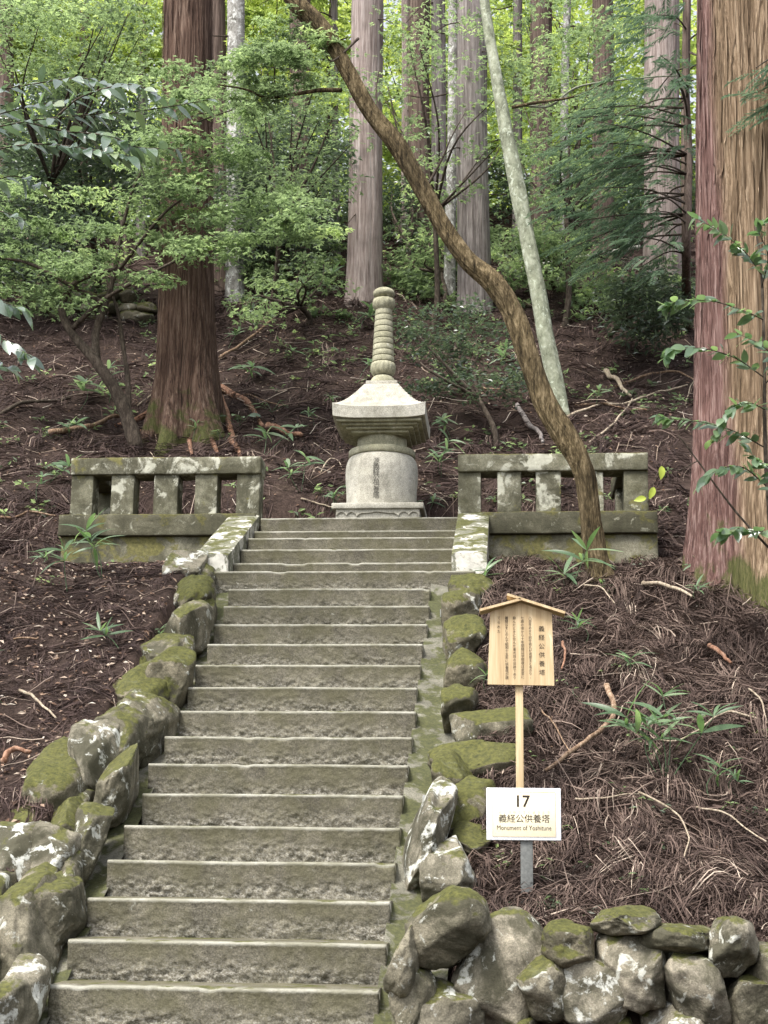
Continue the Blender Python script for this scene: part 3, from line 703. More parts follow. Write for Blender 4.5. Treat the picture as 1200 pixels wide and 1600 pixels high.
wall_stones(lw, [(318, 905, 34, 40, 'boulder', 0), (312, 968, 36, 50, 'boulder', 0), (278, 1030, 44, 60, 'boulder', .1), (280, 945, 44, 50, 'boulder_pale', .1), (236, 1040, 46, 40, 'boulder_moss', .2), (204, 1108, 52, 60, 'boulder_pale', .3),
    (172, 1150, 48, 60, 'boulder_moss', 0), (120, 1170, 50, 50, 'boulder_moss', .2), (118, 1255, 60, 60, 'boulder', 0), (20, 1250, 60, 46, 'boulder_moss', 0),
    (104, 1380, 44, 80, 'boulder', 0), (60, 1310, 50, 40, 'boulder', 0), (-10, 1300, 60, 50, 'boulder', 0)], -.05, 'x', .3, 1500)
re_ = thing('boulder_edging', 'line of mossy boulders beside the gutter between stairs and wooden notice board', 'stone edging', (1.08, 9, 2.2))
wall_stones(re_, [
    (738, 925, 66, 54, 'boulder_moss', .1), (722, 952, 54, 62, 'boulder_moss', 0), (724, 1002, 58, 62, 'boulder_moss', 0), (724, 1052, 66, 62, 'boulder_moss', -.1),
    (716, 1108, 52, 68, 'boulder_moss', .1), (764, 1141, 122, 50, 'boulder', -.12), (744, 1192, 128, 56, 'boulder_moss', -.25), (702, 1222, 62, 66, 'boulder_moss', .3),
    (728, 1266, 82, 72, 'boulder_moss', .1), (738, 1310, 56, 30, 'boulder_moss', 0), (664, 1318, 52, 150, 'boulder_pale', .3), (700, 1365, 82, 78, 'boulder_pale', -.2)],
    .0, 'x', .3, 2000)
rw = thing('boulder_wall', 'rounded boulder retaining wall below the white number sign', 'stone wall', (1.9, 7.2, .9))
wall_stones(rw, [
    (704, 1452, 118, 118, 'boulder', .05), (640, 1500, 50, 110, 'boulder', .25), (648, 1560, 70, 120, 'boulder', 0), (692, 1590, 122, 110, 'boulder_pale', -.1)], 6.95, 'y', .36, 3000)
wall_stones(rw, [
    (788, 1530, 168, 168, 'boulder_warm', -.5), (852, 1530, 90, 120, 'boulder', .1), (888, 1474, 84, 68, 'boulder_moss', .1), (916, 1560, 118, 124, 'boulder_pale', .25), (976, 1437, 100, 40, 'boulder', -.05),
    (990, 1512, 104, 124, 'boulder_warm', -.3), (1058, 1467, 108, 56, 'boulder', 0), (1082, 1548, 104, 124, 'boulder_warm', -.15), (1148, 1480, 66, 84, 'boulder_warm', .1), (1172, 1576, 100, 108, 'boulder', .2),
    (1062, 1598, 114, 56, 'boulder_pale', 0), (812, 1606, 56, 40, 'boulder', 0), (1215, 1520, 70, 90, 'boulder', 0), (960, 1620, 90, 60, 'boulder', 0), (1240, 1600, 90, 90, 'boulder', 0)], 7.08, 'y', .42, 3300)
fwl = thing('dry_stone_wall', 'low mossy dry stone wall on the slope behind the crooked stems', 'stone wall', G(150, 500))
for k in range(20):
    px = 58+ (k % 7)*28+random.uniform(-6, 6); py = 500-(k//7)*18+random.uniform(-3, 3)
    g = G(150, 500); c = U(px, py, g[1]+.1); s = mpp(c)
    boulder('stone', c, (random.uniform(26, 38)*s, .3, random.uniform(16, 22)*s), 4000+k, M['boulder_moss' if k % 2 else 'boulder'], fwl, random.uniform(-.3, .3), random.uniform(-.1, .1), 3.0, True)

# ------------------------------------------------------------------ signs
def panel_text(mb, s, x, z, size, Y, bold=0.0):
    V, fs = text_verts(s, size, bold); mb.add(np.stack([x+V[:, 0], np.full(len(V), Y), z+V[:, 1]], -1), fs)
    return V
YS = 7.55
a0, a1 = U(760, 1231, YS), U(877, 1314, YS); s8 = mpp(a0)
base = U(821, 1400, YS); base[2] = terrain(base[0], YS)
ws = thing('number_sign', 'small white sign numbered 17 with beige panel on a grey post', 'sign', base)
cx = (a0[0]+a1[0])/2
V, Q = box(cx+.003-9.5*s8+.01, cx+.003+9.5*s8+.01, YS+.002, YS+.014, base[2]-.25, a0[2]-.03, .002); mk('post', V, Q, M['post_grey'], ws)
V, Q = box(a0[0], a1[0], YS-.012, YS, a1[2], a0[2], .004); pn = mk('panel', V, Q, M['sign_white'], ws)
b0, b1 = U(769.5, 1237, YS), U(868.5, 1308, YS)
V, Q = box(b0[0], b1[0], YS-.0135, YS-.010, b1[2], b0[2], .001); mk('inner_panel', V, Q, M['sign_beige'], ws)
lm = MB(); t = .0012
for (x0, x1, z0, z1) in ((b0[0], b1[0], b0[2]-t, b0[2]+t), (b0[0], b1[0], b1[2]-t, b1[2]+t), (b0[0]-t, b0[0]+t, b1[2], b0[2]), (b1[0]-t, b1[0]+t, b1[2], b0[2])):
    lm.add([(x0, YS-.0145, z0), (x1, YS-.0145, z0), (x1, YS-.0145, z1), (x0, YS-.0145, z1)], np.array([[0, 1, 2, 3]]))
lm.mk('border_line', M['ink_faint'], ws, False)
tm = MB(); zc17 = U(818, 1253, YS)
panel_text(tm, '17', zc17[0], zc17[2], 25*s8, YS-.0146, .014); tm.mk('number', M['ink'], ws, False); tm = MB()
c_ = U(819, 1280, YS)
for k, ch in enumerate('義経公供養塔'):
    panel_text(tm, ch, c_[0]+(k-2.5)*13.3*s8, c_[2], 13.5*s8, YS-.0146)
tm.mk('lettering', M['ink'], ws, False); tm = MB()
c_ = U(819, 1294, YS)
V, fs = text_verts('Monument of Yoshitune', 10.4*s8, .0)
w = V[:, 0].max()-V[:, 0].min(); V[:, 0] *= 84*s8/w
tm.add(np.stack([c_[0]+V[:, 0], np.full(len(V), YS-.0146), c_[2]+V[:, 1]], -1), fs)
tm.mk('lettering', M['ink'], ws, False)
tm = MB(); c_ = U(819, 1269.5, YS)
for k, ch in enumerate('よしつねこうくようとう'):
    panel_text(tm, ch, c_[0]+(k-5)*7.5*s8, c_[2], 4.5*s8, YS-.0146)
tm.mk('small_lettering', M['ink_faint'], ws, False)

YW = 8.15
bw = U(813, 1290, YW); bw[2] = terrain(bw[0], YW)
wb = thing('wooden_notice_board', 'gabled pale wooden notice board with vertical brush writing on a pole', 'notice board', bw)
s9 = mpp(U(813, 1010, YW))
V, Q = box(bw[0]-6*s9, bw[0]+6*s9, YW+.001, YW+.036, bw[2]-.3, float(U(813, 960, YW)[2]), .003); mk('pole', V, Q, M['wood'], wb)
pts = [U(*p, YW) for p in ((762, 1070), (866, 1072), (862, 958), (813, 943), (766, 957))]
Vf = np.array([(p[0], YW-.022, p[2]) for p in pts]); Vk = Vf+np.array([0, .022, 0])
mk('board', np.concatenate([Vf, Vk]), [np.array([[0, 1, 2, 3, 4]]), np.array([[9, 8, 7, 6, 5]]), np.array([[i, i+5, (i+1) % 5+5, (i+1) % 5] for i in range(5)])], M['wood'], wb, False)
def plank(pa, pb, th, name):
    a, b_ = U(*pa, YW), U(*pb, YW); d = np.array([b_[0]-a[0], b_[2]-a[2]]); L = np.hypot(*d); d /= L; nx = np.array([-d[1], d[0]])*th
    V = []
    for y in (YW-.065, YW+.07):
        for q in (a, b_):
            for k in (0, 1): V.append((q[0]+nx[0]*k, y, q[2]+nx[1]*k))
    V = np.array(V)
    mk(name, V, np.array([[0, 2, 3, 1], [4, 5, 7, 6], [0, 1, 5, 4], [2, 6, 7, 3], [1, 3, 7, 5], [0, 4, 6, 2]]), M['wood'], wb, False)
plank((750, 958), (814, 941), .013, 'roof_board'); plank((792, 933.5), (882, 962), .013, 'roof_board')
tm = MB(); yt = YW-.0236
def pl(x, z): return np.stack([x, np.full(len(np.atleast_1d(x)), yt), z], -1)
for s, px, ya, yb2, sz in (('義経公供養塔', 846, 984, 1052, 9.5), ('八百年あまり前牛若丸が遮那王と名のり、', 828, 967, 1059, 5.3), ('七歳の頃から十年間昼は学問夜は武芸に', 816, 967, 1059, 5.5), ('励んだときに住んだ東光坊の旧跡であり', 803.5, 967, 1060, 5.3), ('義経公をしのんで昭和十五年に供養塔が建', 791.5, 967, 1060, 5.5), ('てられた', 779.5, 967, 988, 5.6)):
    A, B = U(px, ya, YW), U(px, yb2, YW)
    tm = MB(); column_text(tm, s, A[0], A[2], B[2], sz*s9, pl); tm.mk('lettering', M['ink'], wb, False)

# ------------------------------------------------------------------ trees
def trunk_mesh(path, rad, sides, seed, strips=16, amp=.07, flare=0.0, lobes=6, flare_h=.4, vscale=.5, lumpy=0.0):
    """path (n,3) dense, rad (n): bark in long raised strips, optional root flare"""
    P = np.asarray(path, float); n = len(P); rad = np.asarray(rad, float)
    T = nrm(np.gradient(P, axis=0)); X = np.zeros((n, 3)); x = np.array([1.0, 0, 0])
    for i in range(n):
        x = nrm(x-T[i]*(x@T[i])); X[i] = x
    Yv = np.cross(T, X); th = np.arange(sides)*2*np.pi/sides
    s = np.concatenate([[0], np.cumsum(np.linalg.norm(np.diff(P, axis=0), axis=1))])
    cth = np.stack([np.cos(th), np.sin(th)], -1)
    k = strips/6.283
    S_, TH = np.meshgrid(s, th, indexing='ij')
    wob = fbm(np.stack([np.cos(TH)*1.5, np.sin(TH)*1.5, S_*1.2], -1)+seed, 2, seed)*.25
    q = np.stack([np.cos(TH+wob)*k*1.6, np.sin(TH+wob)*k*1.6, S_*vscale], -1)+seed*1.7
    a = fbm(q, 2, seed+1); rid = 1-np.abs(a)*2.2
    b = fbm(q*np.array([2.7, 2.7, 2.2]), 2, seed+6)
    disp = amp*(rid*.7+b*.5)
    if lumpy: disp = disp+lumpy*fbm(np.stack([np.cos(TH)*1.1, np.sin(TH)*1.1, S_*2.2], -1)+seed, 3, seed+12)
    fl_ = 0
    if flare:
        lob = .5+.5*np.cos(TH*lobes+2.5*fbm(np.stack([np.cos(TH)*2, np.sin(TH)*2, TH*0], -1)+seed, 2, seed+3)*1.4+seed)
        g = np.exp(-np.maximum(S_, 0)/flare_h)
        fl_ = flare*g*(.45+.9*lob**1.3)+.12*np.exp(-S_/(flare_h*3))
    rr_ = rad[:, None]*(1+disp+fl_)
    V = P[:, None]+rr_[..., None]*(np.cos(TH)[..., None]*X[:, None]+np.sin(TH)[..., None]*Yv[:, None])
    i, j = np.meshgrid(np.arange(n-1), np.arange(sides), indexing='ij'); kk = (j+1) % sides
    return V.reshape(-1, 3), np.stack([i*sides+j, i*sides+kk, (i+1)*sides+kk, (i+1)*sides+j], -1).reshape(-1, 4)

def straight_tree(name, label, px, py, w, topx, mat, wtop=None, sides=40, n=60, flare=.25, amp=.06, group='trees up the slope', cat='tree', Y=None, strips=16):
    g = G(px, py) if Y is None else U(px, py, Y)
    if Y is not None: g[2] = terrain(g[0], g[1])
    t = thing(name, label, cat, g, group)
    top = U(topx, -520, g[1]); s = mpp(g); st = mpp(top)
    f = np.linspace(0, 1, n)[:, None]**1.25; path = (g-np.array([0, 0, .35]))*(1-f)+top*f
    path = path+np.stack([fbm(np.stack([f[:, 0]*3, f[:, 0]*0+px, f[:, 0]*0], -1), 2, 7)*.05, 0*f[:, 0], 0*f[:, 0]], -1)
    wt_ = wtop or w*.88
    fv = f[:, 0]; rad = w*s/2*(1-fv)+(wt_*st/2)*fv
    V, Q = trunk_mesh(path, rad, sides, int(px), strips, amp, flare, 5, .35, .35)
    mk('trunk', V, Q, M[mat], t)
    r_ = np.random.default_rng(int(px)*3+1)
    for k in range(4 if w > 12 else 2):                    # thin dead side branches
        yy = r_.uniform(-20, 330); f_ = (py-yy)/(py+520); bx_ = px+(topx-px)*f_; sd_ = r_.choice([-1, 1]); Lp = r_.uniform(30, 90)
        P = spline([U(bx_, yy, g[1]), U(bx_+sd_*Lp*.5, yy-r_.uniform(-12, 16), g[1]-.2), U(bx_+sd_*Lp, yy+r_.uniform(-10, 35), g[1]-.4)], 12)
        V, fs = tube(P, np.linspace(.016, .004, 12), 5, .2, k); mk('dead_branch', V, fs, M['twig'], t)
    return t, g, top

# the big flared cedar on the left
gl = G(292, 672); tl = thing('cedar_tree', 'massive red brown cedar with flared rooted base behind the balustrade', 'tree', gl, 'large cedars')
topl = U(297, -500, gl[1]+.1); f = np.linspace(0, 1, 260)[:, None]**1.5; pathl = (gl-np.array([0, 0, .5]))*(1-f)+topl*f
V, Q = trunk_mesh(pathl, (41*mpp(gl))*(1-.10*f[:, 0]), 310, 5, 62, .060, 1.15, 7, .60, .35)
mk('trunk', V, Q, M['cedar_left'], tl)
for k, (pa, r0) in enumerate((([(330, 600), (350, 640), (365, 690)], .06), ([(310, 640), (322, 675), (340, 712)], .05), ([(345, 610), (385, 630), (410, 668)], .05), ([(270, 650), (235, 672), (200, 690)], .055), ([(300, 655), (296, 690), (300, 715)], .04), ([(250, 640), (222, 655), (180, 668)], .05), ([(360, 690), (372, 705), (376, 722)], .04))):
    P = []
    for q in pa:
        g = G(*q, 14.0); P.append(g+np.array([0, 0, r0*.45]))
    P = spline(P, 16); 
    P[:, 2] = np.maximum(P[:, 2]*.4+.6*(terrain(P[:, 0], P[:, 1])+r0*.4), terrain(P[:, 0], P[:, 1]))
    V, fs = tube(P, np.linspace(r0, r0*.45, 16), 10, .25, k); mk('root', V, fs, M['root'], tl)
# the huge cedar at the right edge
gr = G(1188, 915); gr = U(1192, 905, 11.35); gr[2] = terrain(gr[0], gr[1])
tr_ = thing('cedar_tree', 'huge cedar with reddish and ochre stringy bark at the right edge', 'tree', gr, 'large cedars')
topr = U(1188, -400, gr[1]); f = np.linspace(0, 1, 260)[:, None]**1.35; pathr = (gr-np.array([0, 0, .4]))*(1-f)+topr*f
V, Q = trunk_mesh(pathr, (104*mpp(gr))*(1-.02*f[:, 0]), 430, 9, 80, .062, .32, 6, .45, .30)
mk('trunk', V, Q, M['cedar_right'], tr_)

def bark_strips(t, path, rad, n, seed, mat, hi):
    r_ = np.random.default_rng(seed); m = MB(); zlo, zhi = path[:, 2].min()+.7, hi; K = 9; f = np.linspace(0, 1, K)
    for k in range(n):
        th = -math.pi/2+r_.uniform(-1.75, 1.75); z0 = r_.uniform(zlo, zhi); L = r_.uniform(.12, .75); w = r_.uniform(.006, .022)
        z = z0+f*L; r0 = rad*1.035+.010*r_.uniform(.2, 1)+.022*r_.uniform(0, 1)**2*(np.clip((f-.75)/.25, 0, 1)**2 if r_.uniform() < .5 else np.clip((.25-f)/.25, 0, 1)**2)
        px_ = np.interp(z, path[:, 2], path[:, 0]); py_ = np.interp(z, path[:, 2], path[:, 1]); th_ = th+np.cumsum(r_.normal(0, .006, K))
        ww = w*np.minimum(1, 3*np.minimum(f, 1-f)+.25)/rad/2
        V = np.concatenate([np.stack([px_+r0*np.cos(th_+q*ww), py_+r0*np.sin(th_+q*ww), z], -1) for q in (-1, 1)]); i = np.arange(K-1)
        m.add(V, np.stack([i, i+1, i+1+K, i+K], -1))
    o = m.mk('bark_strips', M[mat], t); o['kind'] = 'stuff'
bark_strips(tl, pathl, 41*mpp(gl), 260, 31, 'cedar_left', float(topl[2])*.75)
bark_strips(tr_, pathr, 104*mpp(gr), 560, 32, 'cedar_right', float(topr[2])*.85)
# straight trees up the slope
BT = [
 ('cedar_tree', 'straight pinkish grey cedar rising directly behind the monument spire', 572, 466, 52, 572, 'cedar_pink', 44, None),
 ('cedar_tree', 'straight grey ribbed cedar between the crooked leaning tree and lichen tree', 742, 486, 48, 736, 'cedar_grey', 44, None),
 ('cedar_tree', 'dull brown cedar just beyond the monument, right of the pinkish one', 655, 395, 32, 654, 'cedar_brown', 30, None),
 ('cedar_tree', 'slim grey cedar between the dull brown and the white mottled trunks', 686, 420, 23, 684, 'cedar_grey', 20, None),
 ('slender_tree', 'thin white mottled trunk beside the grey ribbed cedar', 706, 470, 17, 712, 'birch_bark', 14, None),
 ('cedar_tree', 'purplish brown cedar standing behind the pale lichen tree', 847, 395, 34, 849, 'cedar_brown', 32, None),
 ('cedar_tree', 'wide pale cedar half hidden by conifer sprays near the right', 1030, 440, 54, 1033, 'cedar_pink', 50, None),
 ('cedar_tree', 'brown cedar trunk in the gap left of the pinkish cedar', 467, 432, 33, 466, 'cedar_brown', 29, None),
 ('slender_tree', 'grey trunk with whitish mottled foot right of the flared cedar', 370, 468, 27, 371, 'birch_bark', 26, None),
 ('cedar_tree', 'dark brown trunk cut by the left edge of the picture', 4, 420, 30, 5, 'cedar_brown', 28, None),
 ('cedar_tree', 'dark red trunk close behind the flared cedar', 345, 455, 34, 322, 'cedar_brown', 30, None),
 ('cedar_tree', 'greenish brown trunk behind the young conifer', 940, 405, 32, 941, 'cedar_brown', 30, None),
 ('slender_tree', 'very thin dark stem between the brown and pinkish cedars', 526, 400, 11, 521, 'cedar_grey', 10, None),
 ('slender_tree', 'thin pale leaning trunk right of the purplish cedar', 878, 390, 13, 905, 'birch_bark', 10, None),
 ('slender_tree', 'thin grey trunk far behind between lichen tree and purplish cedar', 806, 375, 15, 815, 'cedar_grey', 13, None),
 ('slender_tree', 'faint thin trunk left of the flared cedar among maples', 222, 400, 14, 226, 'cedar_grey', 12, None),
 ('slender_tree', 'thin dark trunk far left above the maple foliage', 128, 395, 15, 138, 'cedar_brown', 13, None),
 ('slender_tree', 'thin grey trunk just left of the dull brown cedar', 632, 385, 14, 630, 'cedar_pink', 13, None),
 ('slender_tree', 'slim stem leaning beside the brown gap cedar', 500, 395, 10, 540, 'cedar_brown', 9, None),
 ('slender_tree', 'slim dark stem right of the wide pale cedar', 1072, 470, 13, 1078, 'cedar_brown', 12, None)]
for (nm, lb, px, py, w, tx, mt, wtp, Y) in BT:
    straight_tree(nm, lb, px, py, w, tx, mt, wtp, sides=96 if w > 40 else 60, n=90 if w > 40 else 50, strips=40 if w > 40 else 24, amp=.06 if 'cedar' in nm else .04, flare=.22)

def crooked_tree(name, label, pts, mat, sides, seed, amp, lumpy, n=150, loc=None, group=None, cat='tree', strips=9, slim=.40, fl=.25):
    """pts: (px, py, Y, width px)"""
    P = np.array([list(U(a, b, c))+[d*mpp(U(a, b, c))*slim] for a, b, c, d in pts])
    base = P[0, :3].copy() if loc is None else np.asarray(loc); base[2] = terrain(base[0], base[1])
    t = thing(name, label, cat, base, group)
    S = spline(P, n); V, Q = trunk_mesh(S[:, :3], S[:, 3], sides, seed, strips, amp, fl, 4, .22, 1.6, lumpy)
    mk('trunk', V, Q, M[mat], t); return t, S
LY = float(G(942, 912)[1])
lean, LS = crooked_tree('leaning_tree', 'crooked mottled brown tree leaning across in front of the balustrade', [
    (948, 935, LY, 48), (930, 870, LY, 42), (922, 800, LY, 40), (912, 735, LY, 43), (884, 682, LY, 46), (852, 632, LY, 46), (828, 565, LY, 43), (806, 497, LY, 42), (772, 443, LY, 42), (732, 408, LY, 36), (698, 362, LY, 36),
    (662, 297, LY, 37), (624, 232, LY, 38), (580, 175, LY, 35), (545, 115, LY, 35), (508, 50, LY, 35), (462, 2, LY, 36), (415, -60, LY, 34), (380, -150, LY, 30)], 'lean_bark', 110, 21, .13, .28, 340, strips=20, fl=.6, slim=.36)
def branch(t, pts, r0, r1, mat, name='branch', n=24, seed=0, sides=8, nz=.2):
    P = spline([U(*p) for p in pts], n); V, fs = tube(P, np.linspace(r0, r1, n), sides, nz, seed); return mk(name, V, fs, M[mat], t), P
branch(lean, [(534, 141, LY+0.00), (500, 141, LY-0.05), (455, 148, LY-0.10), (415, 152, LY-0.15), (385, 140, LY-0.20), (340, 132, LY-0.20)], .021, .006, 'lean_bark', seed=2)
branch(lean, [(560, 60, LY+0.00), (520, 95, LY-0.10), (505, 75, LY-0.20)], .012, .004, 'twig', seed=3)
branch(lean, [(665, 295, LY+0.00), (690, 250, LY-0.05), (705, 215, LY-0.10), (730, 170, LY-0.10)], .012, .003, 'twig', seed=4)
branch(lean, [(600, 195, LY+0.00), (588, 150, LY+0.10), (592, 110, LY+0.10)], .012, .004, 'twig', seed=5)
lich, _ = crooked_tree('lichen_tree', 'slender leaning tree with pale green lichen covered bark', [
    (878, 660, 16.6, 34), (866, 590, 16.6, 33), (852, 520, 16.6, 33), (838, 440, 16.6, 33), (822, 360, 16.6, 33), (806, 280, 16.6, 32), (790, 200, 16.6, 29), (776, 120, 16.6, 25), (762, 40, 16.6, 22), (748, -60, 16.6, 20), (735, -160, 16.6, 18)], 'lichen_bark', 64, 33, .05, .16, 150, slim=.36)
branch(lich, [(800, 168, 16.6), (840, 160, 16.5), (900, 150, 16.4), (960, 122, 16.3), (985, 118, 16.3)], .022, .006, 'lean_bark', seed=6)
branch(lich, [(818, 165, 16.6), (860, 165, 16.5), (905, 135, 16.5), (1000, 122, 16.4), (1060, 118, 16.4)], .016, .008, 'lichen_bark', seed=7)

# ------------------------------------------------------------------ foliage
def leaf_arrays(P, D, N, L, Wd, fold=.18, lobes=(0.0,)):
    n = len(P); D = nrm(D); N = nrm(N-D*(N*D).sum(1, keepdims=True)); L = np.broadcast_to(L, (n,))[:, None]; Wd = np.broadcast_to(Wd, (n,))[:, None]
    Vs = []; 
    for a in lobes:
        S0 = np.cross(D, N); d = D*math.cos(a)+S0*math.sin(a); S = np.cross(d, N); l = L*(1-.22*abs(a))
        Vs.append(np.stack([P, P+d*l*.45+S*Wd*.5+N*fold*Wd, P+d*l-N*l*.10, P+d*l*.45-S*Wd*.5+N*fold*Wd], 1))
    V = np.concatenate(Vs, 1).reshape(-1, 3); m = n*len(lobes)
    b = np.arange(m)[:, None]*4
    return V, np.concatenate([b+np.array([0, 1, 2]), b+np.array([0, 2, 3])]), 4*len(lobes)
def foliage_mesh(C, rad, per, L, Wd, seed, flat=.35, lobes=(0.0,), tilt=.5, droop=.2, tone=.25):
    """leaf clumps round centres C (k,3); rad scalar or (k,)"""
    r_ = np.random.default_rng(seed); k = len(C); rad = np.broadcast_to(rad, (k,))
    n = k*per; cc = np.repeat(np.arange(k), per)
    d = nrm(r_.normal(size=(n, 3)))*(r_.uniform(0, 1, (n, 1))**.45); d[:, 2] *= flat
    P = C[cc]+d*rad[cc][:, None]
    az = r_.uniform(0, 2*np.pi, n); D = np.stack([np.cos(az), np.sin(az), r_.normal(-droop, .3, n)], -1); D[:, :2] += d[:, :2]*.8
    N = np.stack([r_.normal(0, tilt, n), r_.normal(0, tilt, n), np.ones(n)], -1)
    V, Fc, m = leaf_arrays(P, D, N, L*r_.uniform(.65, 1.25, n), Wd*r_.uniform(.7, 1.2, n), .18, lobes)
    tn = np.clip(.45+r_.normal(0, tone, k)[cc]+r_.normal(0, .13, n), 0, 1)
    return V, Fc, np.repeat(tn, m)
def scatter_px(k, x0, x1, y0, y1, Y0, Y1, r_, edge=.0, shape='ellipse'):
    """k points filling a patch of the wood between two depths"""
    out = []
    while len(out) < k:
        a, b = r_.uniform(-1, 1, 2)
        if shape == 'ellipse' and a*a+b*b > 1: continue
        out.append(U((x0+x1)/2+a*(x1-x0)/2, (y0+y1)/2+b*(y1-y0)/2, r_.uniform(Y0, Y1)))
    return np.array(out)
def keep_above(C, dz=.1): 
    m = C[:, 2] > terrain(C[:, 0], C[:, 1])+dz; return C[m]
def limbs(t, base, C, seed, mat='twig', n=7, r0=.03, rise=.4, name='limb'):
    r_ = np.random.default_rng(seed); idx = r_.choice(len(C), min(n, len(C)), replace=False); m = MB()
    for i in idx:
        e = C[i]; mid = base*.45+e*.55+np.array([r_.normal(0, .12), r_.normal(0, .12), -rise*abs(e[2]-base[2])*.15]); P = spline([base, mid, e], 12)
        V, fs = tube(P, np.linspace(r0*r_.uniform(.6, 1), r0*.18, 12), 6, .15, int(i)); m.add(V, fs)
    return m.mk(name, M[mat], t)

def leafy(name, label, cat, foot, boxes, mat, k, per, rad, L, Wd, seed, flat=.35, lobes=(0.0,), group=None, limb=True, stem_r=.05, tilt=.5, stem_mat='twig', droop=.2, tone=.25, nl=9):
    """shrub or small tree: foot (px,py) on the ground, crown as several patches (x0,x1,y0,y1,Y0,Y1,share)"""
    r_ = np.random.default_rng(seed); g = G(*foot) if len(foot) == 2 else np.array([U(*foot)[0], foot[2], 0.0])
    g[2] = terrain(g[0], g[1])
    t = thing(name, label, cat, g, group)
    tot = sum(b[6] for b in boxes)
    C = np.concatenate([scatter_px(max(3, int(k*b[6]/tot)), *b[:6], r_) for b in boxes]); C = keep_above(C)
    V, Fc, rn = foliage_mesh(C, rad*np.random.default_rng(seed+1).uniform(.6, 1.3, len(C)), per, L, Wd, seed+2, flat, lobes, tilt, droop, tone)
    mk('foliage', V, Fc, M[mat], t, False, rn)
    if limb:
        cm = C.mean(0); hub = g*.55+cm*.45; hub[2] = g[2]*.5+cm[2]*.5
        V, fs = tube(spline([g-np.array([0, 0, .15]), g*.7+hub*.3+np.array([.06, 0, .0]), hub], 16), np.linspace(stem_r, stem_r*.6, 16), 9, .2, seed); mk('stem', V, fs, M[stem_mat], t)
        limbs(t, hub, C, seed+4, stem_mat, nl, stem_r*.6)
    return t, C
ML = (-.95, 0.0, .95)
# maple left with crooked stems in front of the cedar
g0 = G(212, 700, 14.0)
mp = thing('maple_tree', 'maple with crooked dark stems and layered green foliage, left of the flared cedar', 'tree', g0, 'maples')
Ym = float(g0[1]); 
for k, (pts, r0, r1) in enumerate((([(214, 705, Ym), (200, 655, Ym), (180, 610, Ym-.05), (150, 565, Ym-.1), (112, 520, Ym-.1), (97, 480, Ym-.1), (120, 440, Ym-.2), (180, 420, Ym-.3)], .085, .02),
    ([(150, 565, Ym-.1), (150, 520, Ym), (165, 475, Ym), (178, 430, Ym), (190, 360, Ym)], .05, .02), ([(200, 655, Ym), (200, 600, Ym+.1), (192, 540, Ym+.1), (182, 480, Ym+.1), (150, 400, Ym+.1)], .035, .012),
    ([(112, 515, Ym-.1), (160, 470, Ym-.3), (230, 430, Ym-.5), (300, 395, Ym-.6), (378, 357, Ym-.7)], .03, .008), ([(165, 475, Ym), (100, 440, Ym-.2), (40, 410, Ym-.3), (-40, 400, Ym-.3)], .03, .01), ([(180, 430, Ym), (260, 330, Ym-.5), (330, 290, Ym-.7)], .022, .008), ([(190, 360, Ym), (215, 280, Ym-.2), (270, 210, Ym-.4), (380, 165, Ym-.5)], .02, .006))):
    branch(mp, pts, r0, r1, 'twig', 'trunk' if k < 3 else 'branch', 30, k+40, 10, .25)
r_ = np.random.default_rng(77)
tiers = []                                                  # sloping tiers of foliage, each a thin drooping fan with gaps between
for (x0, y0, x1, y1, dY, m) in ((-40, 330, 130, 372, 0, 22), (-30, 385, 150, 418, -.2, 24), (-30, 430, 130, 462, -.1, 20), (60, 292, 250, 322, .1, 22), (120, 350, 290, 372, -.3, 22), (100, 405, 260, 432, -.4, 20),
    (230, 290, 420, 318, -.6, 26), (260, 330, 480, 352, -.7, 30), (330, 372, 525, 345, -.8, 24), (250, 395, 390, 385, -.7, 16), (230, 262, 330, 280, -.5, 12), (410, 300, 500, 318, -.6, 12), (215, 205, 400, 228, -.6, 30), (170, 238, 300, 252, -.4, 14), (230, 150, 420, 172, -.5, 30), (220, 105, 340, 122, -.4, 16), (300, 240, 430, 262, -.5, 12), (-30, 290, 60, 300, -.1, 10), (20, 460, 110, 478, -.1, 9)):
    m = int(m*.62); q = r_.uniform(0, 1, m); tiers.append(np.array([U(x0+(x1-x0)*a+r_.normal(0, 8), y0+(y1-y0)*a+18*(2*a-1)**2+r_.normal(0, 8), Ym+dY+r_.normal(0, .28)) for a in q]))
C = np.concatenate(tiers)
V, Fc, rn = foliage_mesh(C, r_.uniform(.14, .42, len(C)), 44, .066, .025, 78, .07, ML, .38, .15, .22); mk('foliage', V, Fc, M['maple'], mp, False, rn)

# evergreen tree standing off the left edge, its glossy sprays reaching into view
def leaf_shape(name, L, Wd, mat, curl, fold, nseg=6):
    f = np.linspace(0, 1, nseg+1); w = np.sin(np.clip(f*1.02, 0, 1)**.85*np.pi)**.8*Wd/2; w[0] = .002; w[-1] = 0
    mid = np.stack([f*L, 0*f, -curl*(f**2)*L], -1)
    V = np.concatenate([mid+np.stack([0*f, w, w*fold], -1), mid, mid+np.stack([0*f, -w, w*fold], -1)]); n = nseg+1; i = np.arange(nseg)
    me = mesh_data(name, V, [np.concatenate([np.stack([i+n, i+n+1, i+1, i], -1), np.stack([i+2*n, i+2*n+1, i+n+1, i+n], -1)])], True); me.materials.append(mat); return me
GL = [leaf_shape('leaf', 1.0, .42, M['glossy'], c, f) for c, f in ((.15, .16), (.4, .10), (.05, .22))]
BL = [leaf_shape('leaf', 1.0, .50, M['broad'], c, f) for c, f in ((.12, .16), (.35, .1), (.05, .2))]
SL = [leaf_shape('leaf', 1.0, .14, M['sasa'], c, f, 7) for c, f in ((.35, .25), (.6, .3), (.15, .3))]
